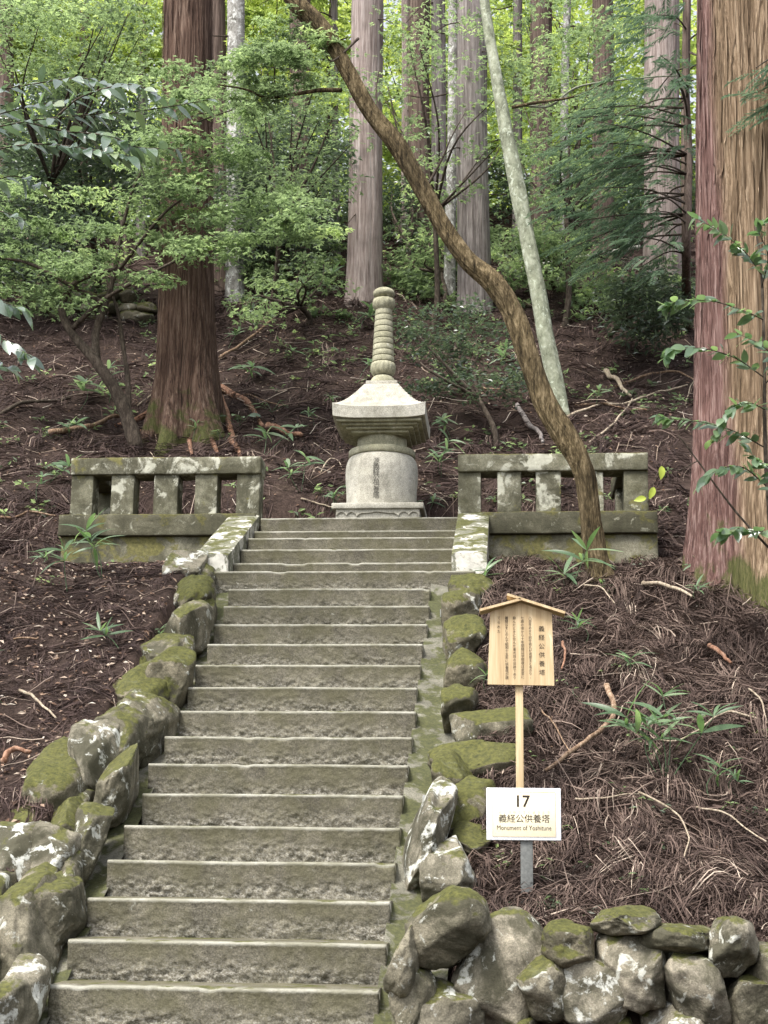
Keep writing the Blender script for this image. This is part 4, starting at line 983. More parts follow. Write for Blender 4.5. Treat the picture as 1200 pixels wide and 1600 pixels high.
YL = leaf_shape('leaf', 1.0, .5, M['yellowleaf'], .2, .3)
def place_leaf(me, P, D, N, L, parent):
    d = Vector(D).normalized(); n = Vector(N); n = (n-d*n.dot(d))
    if n.length < 1e-4: n = Vector((0, 0, 1)).cross(d)
    n.normalize(); s = n.cross(d); org = ORG[parent.name]
    o = bpy.data.objects.new('leaf', me); COL.objects.link(o); o.parent = parent
    m = Matrix(((d.x*L, s.x*L, n.x*L, P[0]-org[0]), (d.y*L, s.y*L, n.y*L, P[1]-org[1]), (d.z*L, s.z*L, n.z*L, P[2]-org[2]), (0, 0, 0, 1)))
    o.matrix_local = m; return o
def twig_leaves(t, P, shapes, L, n, seed, mat='twig', r0=.006, start=.25, spread=.9, down=.25, name='twig'):
    r_ = np.random.default_rng(seed); m = len(P)
    V, fs = tube(P, np.linspace(r0, r0*.4, m), 6, .1, seed); t = mk(name, V, fs, M[mat], t)
    for k in range(n):
        f = start+(1-start)*(k+r_.uniform(0, .6))/n; i = min(int(f*(m-1)), m-2); p = P[i]+(P[i+1]-P[i])*(f*(m-1)-i); tdir = nrm(P[i+1]-P[i])
        side = nrm(np.cross(tdir, [0, 0, 1]))*(1 if k % 2 else -1)
        D = tdir*r_.uniform(.3, .9)+side*spread*r_.uniform(.5, 1.1)+np.array([0, 0, -down+r_.normal(0, .25)])+r_.normal(0, .15, 3)
        N = np.array([r_.normal(0, .5), r_.normal(-.85, .5), .8])
        place_leaf(shapes[r_.integers(len(shapes))], p, D, N, L*r_.uniform(.65, 1.15), t)
YE = 9.6
ge = U(-150, 900, YE); ge[2] = terrain(ge[0], ge[1])
ev = thing('evergreen_tree', 'glossy evergreen whose long leafy sprays reach in from the left edge', 'tree', ge)
branch(ev, [(-150, 930, YE), (-140, 600, YE), (-120, 350, YE), (-100, 150, YE), (-60, -50, YE)], .09, .05, 'twig', 'trunk', 30, 3, 12)
def spray(t, pts, n, L, seed, shapes, r0=.007, down=.2): twig_leaves(t, spline([U(*p) for p in pts], 20), shapes, L, n, seed, 'twig', r0, .08, .85, down)
for k, (pts, n) in enumerate((([(-120, 260, YE), (-40, 210, YE-.1), (40, 190, YE-.2), (130, 180, YE-.3), (230, 172, YE-.3), (330, 155, YE-.35)], 30),
    ([(-120, 280, YE), (-30, 240, YE-.2), (60, 225, YE-.3), (150, 235, YE-.4), (210, 245, YE-.45)], 26), ([(-110, 220, YE), (-20, 150, YE+.1), (60, 130, YE), (130, 122, YE-.1), (180, 135, YE-.1)], 22),
    ([(-115, 240, YE), (-30, 190, YE+.2), (50, 165, YE+.2), (110, 160, YE+.2)], 16), ([(40, 190, YE-.2), (100, 205, YE-.3), (170, 212, YE-.35), (215, 230, YE-.4), (290, 232, YE-.4)], 18),
    ([(-120, 420, YE), (-60, 480, YE-.3), (-10, 520, YE-.4), (30, 545, YE-.45), (52, 560, YE-.5)], 13), ([(-120, 400, YE), (-50, 450, YE-.3), (0, 470, YE-.4), (35, 482, YE-.45)], 10),
    ([(-120, 350, YE), (-50, 330, YE-.1), (0, 330, YE-.2), (40, 345, YE-.2)], 10), ([(-110, 280, YE), (-40, 290, YE), (20, 275, YE-.1), (60, 290, YE-.1)], 12),
    ([(90, 180, YE-.3), (130, 150, YE-.3), (200, 132, YE-.35), (250, 150, YE-.35)], 14), ([(-60, 580, YE-.3), (-20, 570, YE-.35), (25, 575, YE-.4)], 6))):
    spray(ev, pts, int(n*1.9), .150, 500+k, GL)

# leafy shrub in front of the right cedar
YR = 9.7
gs = U(1215, 985, YR); gs[2] = terrain(gs[0], gs[1])
sh = thing('broadleaf_shrub', 'slender shrub with bright broad leaves in front of the huge right cedar', 'shrub', gs)
branch(sh, [(1215, 1000, YR), (1205, 850, YR), (1196, 700, YR), (1194, 560, YR), (1190, 430, YR), (1180, 350, YR)], .018, .006, 'twig', 'stem', 30, 3, 8)
branch(sh, [(1205, 860, YR), (1150, 800, YR-.05), (1090, 720, YR-.1), (1060, 680, YR-.1)], .008, .004, 'twig', 'stem', 20, 4, 6)
for k, (pts, n) in enumerate((([(1194, 500, YR), (1160, 485, YR-.1), (1110, 470, YR-.15), (1055, 472, YR-.2), (1040, 480, YR-.2)], 14), ([(1194, 590, YR), (1150, 560, YR-.1), (1100, 545, YR-.2), (1050, 545, YR-.2), (1042, 560, YR-.2)], 13),
    ([(1196, 700, YR), (1150, 675, YR-.1), (1100, 660, YR-.15), (1050, 655, YR-.2), (1028, 650, YR-.2)], 15), ([(1190, 430, YR), (1165, 395, YR-.05), (1130, 365, YR-.1), (1085, 340, YR-.1)], 12), ([(1190, 450, YR), (1200, 400, YR-.2), (1185, 360, YR-.25), (1195, 345, YR-.25)], 8),
    ([(1203, 830, YR), (1180, 830, YR-.15), (1155, 826, YR-.2), (1122, 832, YR-.25)], 9), ([(1198, 760, YR), (1160, 730, YR-.1), (1120, 735, YR-.2), (1090, 760, YR-.2)], 9), ([(1196, 640, YR), (1170, 630, YR-.15), (1140, 640, YR-.2), (1110, 690, YR-.2)], 10),
    ([(1199, 780, YR), (1210, 740, YR-.2), (1185, 720, YR-.25), (1165, 700, YR-.25)], 8), ([(1196, 600, YR), (1215, 570, YR-.1), (1190, 540, YR-.2), (1150, 520, YR-.25)], 9))):
    spray(sh, pts, int(n*3.2), .108, 600+k, BL, .0045, .15)
for px, py, dx, dz, L in ((1034, 742, -.05, -1, .09), (1022, 775, -.3, -.8, .085), (1010, 792, -1, -.2, .08)):
    place_leaf(YL, U(px, py-14, YR-.3), (dx, -.2, dz), (.3, -1, .2), L, sh)
branch(sh, [(1090, 720, YR-.1), (1060, 735, YR-.2), (1030, 735, YR-.28), (1012, 785, YR-.3)], .004, .002, 'twig', 'twig', 14, 5, 5)

# shrub right of the monument
leafy('small_leaved_shrub', 'small leaved dark shrub on a bent stem between monument and leaning tree', 'shrub', (772, 700), [(615, 800, 475, 560, 15.6, 16.9, 3), (690, 840, 540, 640, 15.3, 16.4, 1.6), (630, 730, 530, 620, 15.6, 16.4, 1)], 'evergreen', 84, 30, .20, .068, .034, 90, .55, group='understorey shrubs', stem_r=.04, droop=.1)
# understorey shrubs and trees up the slope
EV = dict(mat='evergreen', lobes=(0.0,), group='understorey shrubs')
leafy('evergreen_shrub', 'tall dark evergreen left of the flared cedar, under the glossy sprays', 'shrub', (150, 455), [(-20, 260, 130, 330, 19, 21, 1)], k=150, per=55, rad=.48, L=.11, Wd=.045, seed=100, flat=.6, stem_r=.08, **EV)
leafy('evergreen_shrub', 'dark evergreen behind the maple at the left edge', 'shrub', (40, 470), [(-60, 130, 280, 450, 18.5, 20.5, 1)], k=110, per=60, rad=.42, L=.10, Wd=.045, seed=110, flat=.6, stem_r=.06, **EV)
leafy('evergreen_shrub', 'dark glossy evergreen between the flared cedar and the pinkish cedar', 'shrub', (430, 440), [(365, 550, 170, 420, 20, 23, 1)], k=120, per=50, rad=.45, L=.11, Wd=.045, seed=120, flat=.6, stem_r=.08, **EV)
leafy('evergreen_shrub', 'dark low evergreen to the right of the pinkish cedar foot', 'shrub', (630, 440), [(600, 700, 270, 430, 22, 24.5, 1)], k=46, per=45, rad=.42, L=.11, Wd=.045, seed=130, flat=.6, stem_r=.06, **EV)
leafy('evergreen_shrub', 'dark leafy bush below the young conifer, beside the handrail', 'shrub', (940, 525), [(950, 1085, 425, 535, 17.0, 18.4, 1)], k=60, per=45, rad=.30, L=.095, Wd=.04, seed=140, flat=.6, stem_r=.05, **EV)
leafy('evergreen_shrub', 'dark bush behind the big flared cedar on its right', 'shrub', (410, 420), [(330, 440, 220, 420, 21, 23, 1)], k=80, per=60, rad=.42, L=.11, Wd=.045, seed=150, flat=.6, stem_r=.06, **EV)
leafy('evergreen_shrub', 'dark bush in the distance between lichen tree and wide pale cedar', 'shrub', (900, 400), [(770, 1010, 260, 420, 23, 26, 1)], k=95, per=50, rad=.5, L=.11, Wd=.045, seed=160, flat=.6, stem_r=.06, **EV)
# maples and light leaved trees
MPK = dict(lobes=ML, group='maples', stem_r=.05, nl=12)
leafy('maple_tree', 'light green maple foliage low beside the grey ribbed cedar foot', 'tree', (690, 480), [(600, 720, 395, 465, 20.5, 22.5, 1), (630, 780, 300, 400, 20.5, 22, .7)], 'maple', 60, 34, .36, .085, .034, 170, .2, **MPK)
leafy('maple_tree', 'pale green young maple below the lichen tree bend', 'tree', (860, 460), [(800, 910, 345, 450, 19, 20.5, 1)], 'maple', 40, 34, .34, .075, .030, 180, .25, **MPK)
leafy('maple_tree', 'green undergrowth maple left of the monument spire', 'tree', (480, 505), [(400, 545, 400, 480, 18.5, 20, 1), (370, 460, 440, 500, 17.8, 18.8, .6)], 'maple', 30, 22, .32, .07, .030, 190, .25, **MPK)
leafy('maple_tree', 'slender maple whose thin sprays cross the brown gap cedar', 'tree', (415, 500), [(360, 560, 60, 330, 17.5, 19.5, 1)], 'maple', 46, 34, .48, .07, .027, 240, .12, **MPK)
leafy('maple_tree', 'slender maple with airy sprays across the slim trunks above the monument', 'tree', (675, 520), [(600, 790, -20, 340, 17.5, 20, 1)], 'maple', 46, 34, .48, .07, .027, 250, .12, **MPK)
leafy('maple_tree', 'airy maple with loose sprays in front of the purplish cedar', 'tree', (880, 510), [(780, 1010, -20, 330, 18, 20.5, 1)], 'maple', 80, 45, .42, .07, .027, 260, .12, **MPK)
leafy('maple_tree', 'loose leaved maple high at the far left above the glossy sprays', 'tree', (60, 500), [(-40, 250, -30, 140, 17, 19, 1)], 'maple', 80, 45, .42, .07, .027, 270, .12, **MPK)
leafy('maple_tree', 'light maple filling the gap above the left evergreen', 'tree', (200, 420), [(-40, 270, -80, 150, 23, 27, 1)], 'bright', 130, 55, .65, .13, .055, 200, .3, **MPK)
leafy('maple_tree', 'airy maple between flared and pinkish cedar near the top', 'tree', (420, 410), [(320, 560, -60, 200, 22, 27, 1)], 'bright', 110, 52, .6, .13, .055, 210, .3, **MPK)
leafy('maple_tree', 'yellow green maple among the slim trunks above the monument', 'tree', (640, 400), [(590, 780, -60, 330, 23, 28, 1)], 'bright', 80, 52, .6, .13, .055, 220, .3, **MPK)
leafy('maple_tree', 'light leaved maple between lichen tree and young conifer', 'tree', (890, 380), [(780, 1080, -80, 260, 25, 30, 1)], 'bright', 120, 52, .65, .13, .055, 230, .3, **MPK)
# leafy twigs of the leaning tree and the sprouting twigs on the lichen tree
r_ = np.random.default_rng(301)
C = np.concatenate([scatter_px(22, 330, 480, 70, 165, LY-.4, LY+.1, r_), scatter_px(14, 400, 520, 20, 100, LY-.3, LY+.2, r_)])
V, Fc, rn = foliage_mesh(C, .16, 60, .05, .018, 302, .2, ML, .35, .15, .2); mk('foliage', V, Fc, M['maple'], lean, False, rn)

# young conifer with drooping sprays
def conifer(name, label, foot, patches, k, seed, trunk_pts, trunk_w):
    r_ = np.random.default_rng(seed); g = G(*foot); t = thing(name, label, 'tree', g, 'young conifers')
    P = spline([g-np.array([0, 0, .2])]+[U(*p) for p in trunk_pts], 40); V, fs = tube(P, np.linspace(trunk_w, trunk_w*.5, 40), 12, .15, seed); mk('trunk', V, fs, M['cedar_brown'], t)
    C = np.concatenate([scatter_px(int(k*b[6]), *b[:6], r_) for b in patches]); C = keep_above(C)
    mbx = MB(); bx = MB()
    ax = P[10:]
    for c in C:
        a = ax[np.argmin(np.abs(ax[:, 2]-(c[2]+.15)))]
        d = c-a; d[2] = 0; d = nrm(d+r_.normal(0, .2, 3)); d[2] = -.3+r_.normal(0, .2)
        m = 26; f = np.linspace(0, 1, m); Lf = r_.uniform(.35, .6)
        base = c-d*Lf*.5; sd_ = nrm(np.cross(d, [0, 0, 1])); 
        for side in (-1, 1):
            PP = base+d*(f*Lf)[:, None]-np.array([0, 0, 1])*(f**2*.12)[:, None]
            DD = d*.8+sd_*side*.9+r_.normal(0, .15, (m, 3))-np.array([0, 0, .25])
            V, Fc, q = leaf_arrays(PP, DD, np.array([[0, 0, 1.0]])+r_.normal(0, .25, (m, 3)), .11*(1-.55*f)*r_.uniform(.6, 1.2, m), .016)
            mbx.add(V, Fc, np.clip(.45+r_.normal(0, .2), 0, 1))
        if r_.uniform() < .13:
            V, fs = tube(spline([a, a*.5+c*.5+np.array([0, 0, .08]), c+d*Lf*.3], 8), np.linspace(.014, .004, 8), 5); bx.add(V, fs)
    mbx.mk('foliage', M['conifer'], t, False); bx.mk('limb', M['twig'], t)
conifer('young_conifer', 'young conifer with drooping dark sprays left of the huge right cedar', (1074, 500), [(930, 1085, -40, 440, 15.6, 17.6, 1.0), (850, 1010, 150, 420, 16.0, 17.6, .8)], 165, 400, [(1072, 400, 17), (1076, 250, 17), (1072, 100, 17), (1078, -100, 17)], .06)
conifer('young_conifer', 'thin hemlock sprig poking out at the far right beside the ochre bark', (1230, 700), [(1160, 1230, 80, 180, 10.3, 10.8, .3)], 40, 410, [(1260, 500, 10.6), (1262, 200, 10.6), (1265, -100, 10.6)], .04)

# far woodland canopy behind everything: reads as one mass
r_ = np.random.default_rng(500)
C = np.concatenate([scatter_px(430, -150, 1350, -220, 360, 31, 46, r_, shape='box'), scatter_px(200, -150, 1350, 150, 430, 27, 36, r_, shape='box')]); C = keep_above(C, -.2)
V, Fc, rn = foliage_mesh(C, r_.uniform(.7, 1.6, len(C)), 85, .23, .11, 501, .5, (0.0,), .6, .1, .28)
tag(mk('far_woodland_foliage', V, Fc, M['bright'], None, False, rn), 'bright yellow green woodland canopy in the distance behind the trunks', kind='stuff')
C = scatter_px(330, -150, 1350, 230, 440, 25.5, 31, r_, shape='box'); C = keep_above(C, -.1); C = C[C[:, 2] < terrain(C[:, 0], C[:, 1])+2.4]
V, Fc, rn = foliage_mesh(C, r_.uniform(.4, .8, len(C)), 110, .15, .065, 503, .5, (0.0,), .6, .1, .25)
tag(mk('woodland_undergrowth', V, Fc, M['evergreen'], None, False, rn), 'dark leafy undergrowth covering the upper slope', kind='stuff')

r_ = np.random.default_rng(520); C = []
while len(C) < 230:
    px, py = r_.uniform(-30, 1100), r_.uniform(385, 505)
    if 200 < px < 350 or (540 < px < 640 and py > 455): continue
    if fbm(np.array([[px*.012, py*.03, 0]]), 2, 77)[0] < -.05: continue
    g = G(px, py); C.append(g+np.array([0, 0, r_.uniform(.03, .45)]))
C = np.array(C); V, Fc, rn = foliage_mesh(C, r_.uniform(.12, .3, len(C)), 36, .085, .032, 521, .45, ML, .7, .1, .3)
tag(mk('slope_undergrowth', V, Fc, M['maple'], None, False, rn), 'patchy low green seedlings along the top of the open slope', kind='stuff')

# ------------------------------------------------------------------ ground plants
def sasa(px, py, hpx, n, seed, label, single=True, spread=1.0, name='bamboo_grass'):
    g = G(px, py); s = mpp(g); r_ = np.random.default_rng(seed)
    t = thing(name, label, 'plant', g, 'bamboo grass on the slope')
    Hh = hpx*s*1.15; ms = MB(); stems = max(1, n//6); lm_ = MB()
    k = 0
    for a in range(stems):
        top = g+np.array([r_.normal(0, .34*Hh), r_.normal(0, .2*Hh), Hh*r_.uniform(.3, .95)])
        V, fs = tube(spline([g-np.array([0, 0, .03]), g*.5+top*.5+np.array([r_.normal(0, .03), 0, 0]), top], 7), np.linspace(.004, .002, 7), 5); ms.add(V, fs)
        for b in range(int(n*1.5)//stems):
            az = 2*np.pi*(b/(n*1.5//stems))+r_.uniform(-.4, .4); L = Hh*r_.uniform(.32, .72)*spread*(.8 if stems > 2 else 1)
            D = np.array([math.cos(az), math.sin(az)*.8-.25, r_.uniform(-.15, 1.3)]); N = np.array([-D[0]*.5+r_.normal(0, .3), -D[1]*.5-.7+r_.normal(0, .3), .9])
            p0 = g*.25+top*.75 if b % 2 else top
            if single: place_leaf(SL[r_.integers(3)], p0, D, N, L, t)
            else:
                f = np.linspace(0, 1, 5); Dn = nrm(D); S_ = nrm(np.cross(Dn, N)); w_ = L*.085*np.array([.3, 1, .9, .6, .02])
                c_ = p0+Dn*(f*L)[:, None]-np.array([0, 0, 1])*(f**2*L*.4)[:, None]
                V = np.concatenate([c_+S_*w_[:, None], c_-S_*w_[:, None]]); i = np.arange(4); lm_.add(V, np.stack([i, i+5, i+6, i+1], -1), float(r_.uniform(.2, 1)))
    ms.mk('stem', M['grass'], t)
    if not single: lm_.mk('foliage', M['grass'], t)
    return t
SAS = [
 (1040, 1222, 128, 30, 'largest bamboo grass clump, on the litter right of the signs', 1), (1112, 1255, 55, 8, 'bamboo grass tuft at the lower right of the largest clump', 1), (1165, 1250, 45, 7, 'bamboo grass tuft near the right edge beside the largest clump', 1),
 (978, 1068, 50, 8, 'bamboo grass tuft right of the notice board, above the curved fallen branch', 1), (905, 1015, 50, 8, 'bamboo grass tuft just right of the notice board roof', 1), (888, 925, 75, 14, 'bright bamboo grass at the foot of the leaning tree', 1),
 (755, 925, 45, 7, 'thin grass sprouting from the top boulder beside the landing', 1), (762, 1085, 38, 6, 'thin grass between the boulders and the notice board pole', 1), (935, 930, 35, 5, 'small grass seedling right of the leaning tree foot', 1), (1095, 945, 38, 6, 'small leafy sprout below the huge right cedar', 1),
 (160, 905, 70, 14, 'bright bamboo grass against the base of the left balustrade', 1), (106, 925, 60, 9, 'dark green bamboo grass left of the bright one by the balustrade', 1), (192, 1018, 55, 9, 'bamboo grass tuft on the soil beside the upper left boulders', 1), (8, 1100, 90, 10, 'bamboo grass cut by the left edge beside the boulder wall', 1),
 (60, 885, 40, 7, 'bamboo grass on the litter left of the balustrade base', 1), (252, 1020, 30, 6, 'tiny grass tuft growing out of a left boulder', 1), (65, 1225, 24, 5, 'tiny seedling on the soil behind the left boulders', 1),
 (380, 600, 55, 11, 'bamboo grass tuft right of the flared cedar base', 0), (355, 545, 40, 7, 'pale broad leaved sprig beside the cedar bole', 0), (412, 712, 55, 12, 'bamboo grass behind the right end of the left balustrade', 0), (470, 770, 55, 12, 'bamboo grass on the bank left of the monument body', 0), (515, 805, 40, 12, 'leafy tuft at the left corner of the monument base', 0),
 (668, 806, 34, 12, 'dark leafy tuft at the right corner of the monument base', 0), (690, 745, 55, 12, 'bamboo grass on the bank right of the monument body', 0), (708, 690, 45, 9, 'bamboo grass right of the monument roof', 0), (490, 665, 35, 7, 'small pale tuft left of the monument roof', 0), (730, 620, 60, 12, 'grassy tuft below the small leaved shrub', 0),
 (70, 760, 60, 11, 'bamboo grass left of the left balustrade cap', 0), (120, 645, 55, 11, 'bamboo grass among litter below the maple stems', 0), (170, 630, 50, 10, 'bamboo grass close to the maple foot', 0), (75, 685, 50, 9, 'bamboo grass on the slope at far left', 0), (60, 790, 45, 9, 'bamboo grass low beside the outer left baluster', 0),
 (1000, 490, 60, 14, 'pale bluish bamboo grass below the young conifer', 0), (640, 650, 40, 8, 'small tuft behind the monument roof corner', 0), (560, 520, 50, 9, 'grass hanging on the slope left of the spire', 0), (500, 500, 60, 12, 'grass clump below the undergrowth maple', 0), (420, 500, 55, 10, 'grass clump between cedar bole and undergrowth maple', 0),
 (530, 640, 30, 6, 'little sprout uphill of the monument roof, left side', 0), (870, 780, 60, 10, 'grass seen between the balusters behind the leaning tree', 0), (1090, 905, 40, 8, 'grass in the dark corner by the huge right cedar', 0), (780, 600, 55, 11, 'grass under the shrub beside the leaning tree', 0), (930, 640, 40, 8, 'grass tuft beside the fallen branches on the right', 0),
 (560, 590, 35, 7, 'grass tuft left of the lower spire', 0), (450, 565, 40, 8, 'grass tuft on the open slope left of the spire', 0), (300, 690, 30, 6, 'tiny tuft among the cedar roots', 0), (1060, 470, 50, 10, 'grass beside the handrail', 0), (990, 560, 50, 10, 'grass below the dark bush on the right', 0)]
for k, (px, py, hh, n, lb, sg) in enumerate(SAS): sasa(px, py, hh, n, 700+k, lb, bool(sg))
# broad fern-like herbs near the cedar
for k, (px, py, hh, lb) in enumerate(((372, 668, 42, 'round leaved herb right of the cedar roots'), (425, 645, 38, 'round leaved herb uphill of the pink root'), (500, 555, 34, 'broad leaved herb on the open slope left of the spire'), (350, 690, 28, 'small herb in front of the cedar roots'), (555, 505, 30, 'broad leaved herb by the pinkish cedar foot'), (860, 1425, 30, 'round leaved herb patch above the boulder wall'), (810, 1425, 26, 'small clover like herb below the number sign post'))):
    g = G(px, py); s = mpp(g); r_ = np.random.default_rng(800+k); t = thing('low_herb', lb, 'plant', g, 'low herbs'); ms = MB()
    for b in range(9):
        az = r_.uniform(0, 6.28); top = g+np.array([math.cos(az)*hh*s*.45, math.sin(az)*hh*s*.35, hh*s*r_.uniform(.2, .6)]); V, fs = tube(spline([g, g*.5+top*.5, top], 5), .0018, 4); ms.add(V, fs)
        place_leaf(BL[r_.integers(3)], top, (math.cos(az), math.sin(az)-.3, -.1), (r_.normal(0, .2), -.5, 1), hh*s*r_.uniform(.28, .5), t)
    ms.mk('stem', M['grass'], t)

# ------------------------------------------------------------------ fallen branches
FB = [
 ([(952, 1102), (957, 1135), (945, 1165), (915, 1195), (880, 1218), (852, 1234)], .018, 'deadwood', 'thick curved fallen branch behind the white sign'),
 ([(1005, 934), (1040, 942), (1082, 952)], .018, 'deadpale', 'short pale stick lying below the huge right cedar'),
 ([(878, 1030), (884, 1050), (880, 1070)], .010, 'root', 'short reddish stick right of the notice board'),
 ([(912, 935), (940, 945), (962, 965)], .007, 'deadpale', 'thin bent twig right of the leaning tree foot'),
 ([(1108, 1035), (1130, 1050), (1145, 1065)], .018, 'root', 'red splintered wood piece near the right edge'),
 ([(1190, 1150), (1140, 1140), (1110, 1160), (1075, 1180), (1020, 1178)], .008, 'deadpale', 'long thin pale twig behind the largest bamboo grass'),
 ([(1170, 1100), (1190, 1125), (1198, 1155)], .007, 'deadpale', 'thin twig hooking down at the right edge'),
 ([(845, 1130), (870, 1170), (890, 1200)], .006, 'deadwood', 'thin twig crossing above the curved branch'),
 ([(900, 1275), (950, 1280), (1000, 1270)], .006, 'deadpale', 'thin pale twig right of the white sign'),
 ([(1000, 1270), (1050, 1300), (1075, 1340), (1070, 1370)], .006, 'deadpale', 'long bent twig in the litter right of the sign post'),
 ([(1090, 1290), (1140, 1310), (1198, 1345)], .006, 'deadpale', 'thin twig running to the right edge above the boulders'),
 ([(0, 1202), (20, 1192), (42, 1188)], .020, 'root', 'orange brown stick end at the left edge'),
 ([(28, 1092), (55, 1110), (88, 1135)], .011, 'deadpale', 'straight pale twig left of the boulder wall'),
 ([(20, 1010), (55, 1012), (60, 1008)], .008, 'deadwood', 'short twig on the left litter'),
 ([(0, 655), (60, 640), (110, 632)], .025, 'twig', 'dark fallen bough on the slope at far left'),
 ([(75, 690), (130, 680), (170, 665), (185, 655)], .035, 'deadwood', 'brown fallen bough left of the maple foot'),
 ([(345, 565), (380, 545), (410, 520), (430, 500)], .022, 'deadwood', 'fallen branch leaning uphill right of the flared cedar'),
 ([(420, 674), (440, 682), (466, 696)], .045, 'root', 'pink peeled log end between cedar roots and monument'),
 ([(215, 640), (260, 615), (310, 600)], .010, 'deadpale', 'thin pale twig across the cedar foot'),
 ([(330, 610), (400, 630), (440, 640)], .010, 'deadwood', 'thin root like stick right of the cedar base'),
 ([(0, 815), (50, 812), (88, 815)], .014, 'deadwood', 'twig lying left of the left balustrade'),
 ([(945, 588), (965, 605), (985, 628)], .035, 'deadpale', 'short pale broken log on the right slope'),
 ([(960, 610), (1010, 595), (1060, 592), (1090, 605)], .018, 'deadwood', 'arched fallen branch above the right balustrade'),
 ([(880, 660), (960, 640), (1030, 622), (1075, 610)], .018, 'deadpale', 'long pale fallen branch across the right slope'),
 ([(900, 640), (960, 645), (1010, 650)], .018, 'deadwood', 'fallen branch below the long pale one'),
 ([(920, 700), (955, 675), (985, 640), (988, 630)], .014, 'deadpale', 'bent fallen branch rising from behind the balustrade cap'),
 ([(1070, 640), (1078, 620), (1085, 600)], .010, 'deadpale', 'short upright stick among the fallen branches'),
 ([(735, 605), (770, 618), (800, 622)], .014, 'deadwood', 'fallen twig beside the small leaved shrub'),
 ([(500, 745), (520, 725), (535, 738)], .008, 'deadpale', 'thin looping twig left of the monument body'),
 ([(655, 770), (680, 785), (700, 800)], .008, 'deadpale', 'pale twig beside the right of the monument base'),
 ([(470, 790), (500, 800), (530, 803)], .010, 'deadpale', 'pale twig lying left of the monument base'),
 ([(810, 640), (840, 690), (850, 700)], .030, 'cedar_grey', 'grey split stake leaning behind the leaning tree')]
for k, (pts, r0, mt, lb) in enumerate(FB):
    P = spline([G(a, b) for a, b in pts], 26); r_ = np.random.default_rng(900+k)
    P[:, 2] = terrain(P[:, 0], P[:, 1])+r0*.8+(.085 if P[0, 0] > 1.1 and P[0, 1] < 12.6 else .035)+.02*np.sin(np.linspace(0, 3.1, 26))
    P = P+np.stack([fbm(np.stack([np.linspace(0, 4, 26)+k*9, np.zeros(26), np.zeros(26)], -1), 2, k+q)*r0*1.2 for q in range(3)], -1)
    V, fs = tube(P, np.linspace(r0, r0*.55, 26), 8, .22, k)
    c = P[13].copy(); tag(mk('fallen_branch', V, fs, M[mt], None, True, None, c), lb, 'branch', 'fallen branches')

# handrail on the upper slope
hr0, hr1 = G(852, 455), G(1010, 425)
hr = thing('hillside_handrail', 'pale handrail on dark posts crossing the slope behind the lichen tree', 'handrail', hr0)
for px, py in ((853, 458), (955, 432)):
    g = G(px, py); V, fs = tube([g-np.array([0, 0, .2]), g+np.array([0, 0, .25]), g+np.array([0, 0, 45*mpp(g)])], .028, 10); mk('post', V, fs, M['cedar_brown'], hr)
g = G(853, 458); V, fs = tube(spline([U(800, 424, g[1]), U(852, 412, g[1]), U(930, 398, g[1]+.1), U(1000, 385, g[1]+.2)], 20), .026, 10); mk('rail', V, fs, M['rail'], hr)

# ------------------------------------------------------------------ litter
def strands(n_cl, per, area, L, wd, seed, name, label, mat, lift=.02, spread=.17, seg=5, keep=None, along=None):
    """cedar sprays: fans of curved stringy twigs lying on the ground; area -> sampler(n) giving x,y"""
    r_ = np.random.default_rng(seed); x, y = area(n_cl, r_)
    n_cl = len(x); az0 = r_.uniform(0, 2*np.pi, n_cl)
    c = np.repeat(np.arange(n_cl), per); n = len(c)
    az = az0[c]+r_.normal(0, spread, n)*np.where(r_.uniform(size=n) < .12, 4, 1); ln = L*r_.uniform(.45, 1.2, n)*r_.uniform(.6, 1.3, n_cl)[c]; cv = r_.normal(0, .9, n_cl)[c]+r_.normal(0, .25, n)
    jit = L*.13; px = x[c]+r_.normal(0, jit, n); py = y[c]+r_.normal(0, jit, n)
    f = np.linspace(0, 1, seg+1); V = np.zeros((n, seg+1, 2, 3)); a = az[:, None]+cv[:, None]*f[None]
    dx = np.cos(a)*ln[:, None]/seg; dy = np.sin(a)*ln[:, None]/seg*.85
    X = px[:, None]+np.concatenate([np.zeros((n, 1)), np.cumsum(dx[:, :-1], 1)], 1); Y = py[:, None]+np.concatenate([np.zeros((n, 1)), np.cumsum(dy[:, :-1], 1)], 1)
    h0 = (r_.uniform(.0, 1, n_cl)**1.5)[c]*lift*1.5+r_.uniform(0, 1, n)*lift*.5; arch = (r_.uniform(0, 1, n_cl)**2.0)[c]*lift*2.2*r_.uniform(.6, 1.2, n)
    Z = terrain(X, Y)+.004+h0[:, None]+arch[:, None]*np.sin(f*np.pi)[None]
    w = (wd*r_.uniform(.55, 1.5, n))[:, None]*(1-.75*f**1.5)[None]
    sx, sy = -np.sin(a)*w/2, np.cos(a)*w/2; tw = r_.normal(0, .6, n)[:, None]*w*.5
    V[:, :, 0] = np.stack([X+sx, Y+sy, Z+tw], -1); V[:, :, 1] = np.stack([X-sx, Y-sy, Z-tw], -1)
    V = V.reshape(-1, 3); b = (np.arange(n)*(seg+1)*2)[:, None, None]; i = (np.arange(seg)*2)[None, :, None]
    Q = (b+i+np.array([0, 1, 3, 2])).reshape(-1, 4)
    tone = np.clip(.36+r_.normal(0, .2, n_cl)[c]+r_.normal(0, .14, n)+(r_.uniform(size=n) < .025)*.5, 0, 1)
    return tag(mk(name, V, Q, M[mat], None, False, np.repeat(tone, (seg+1)*2)), label, kind='stuff')
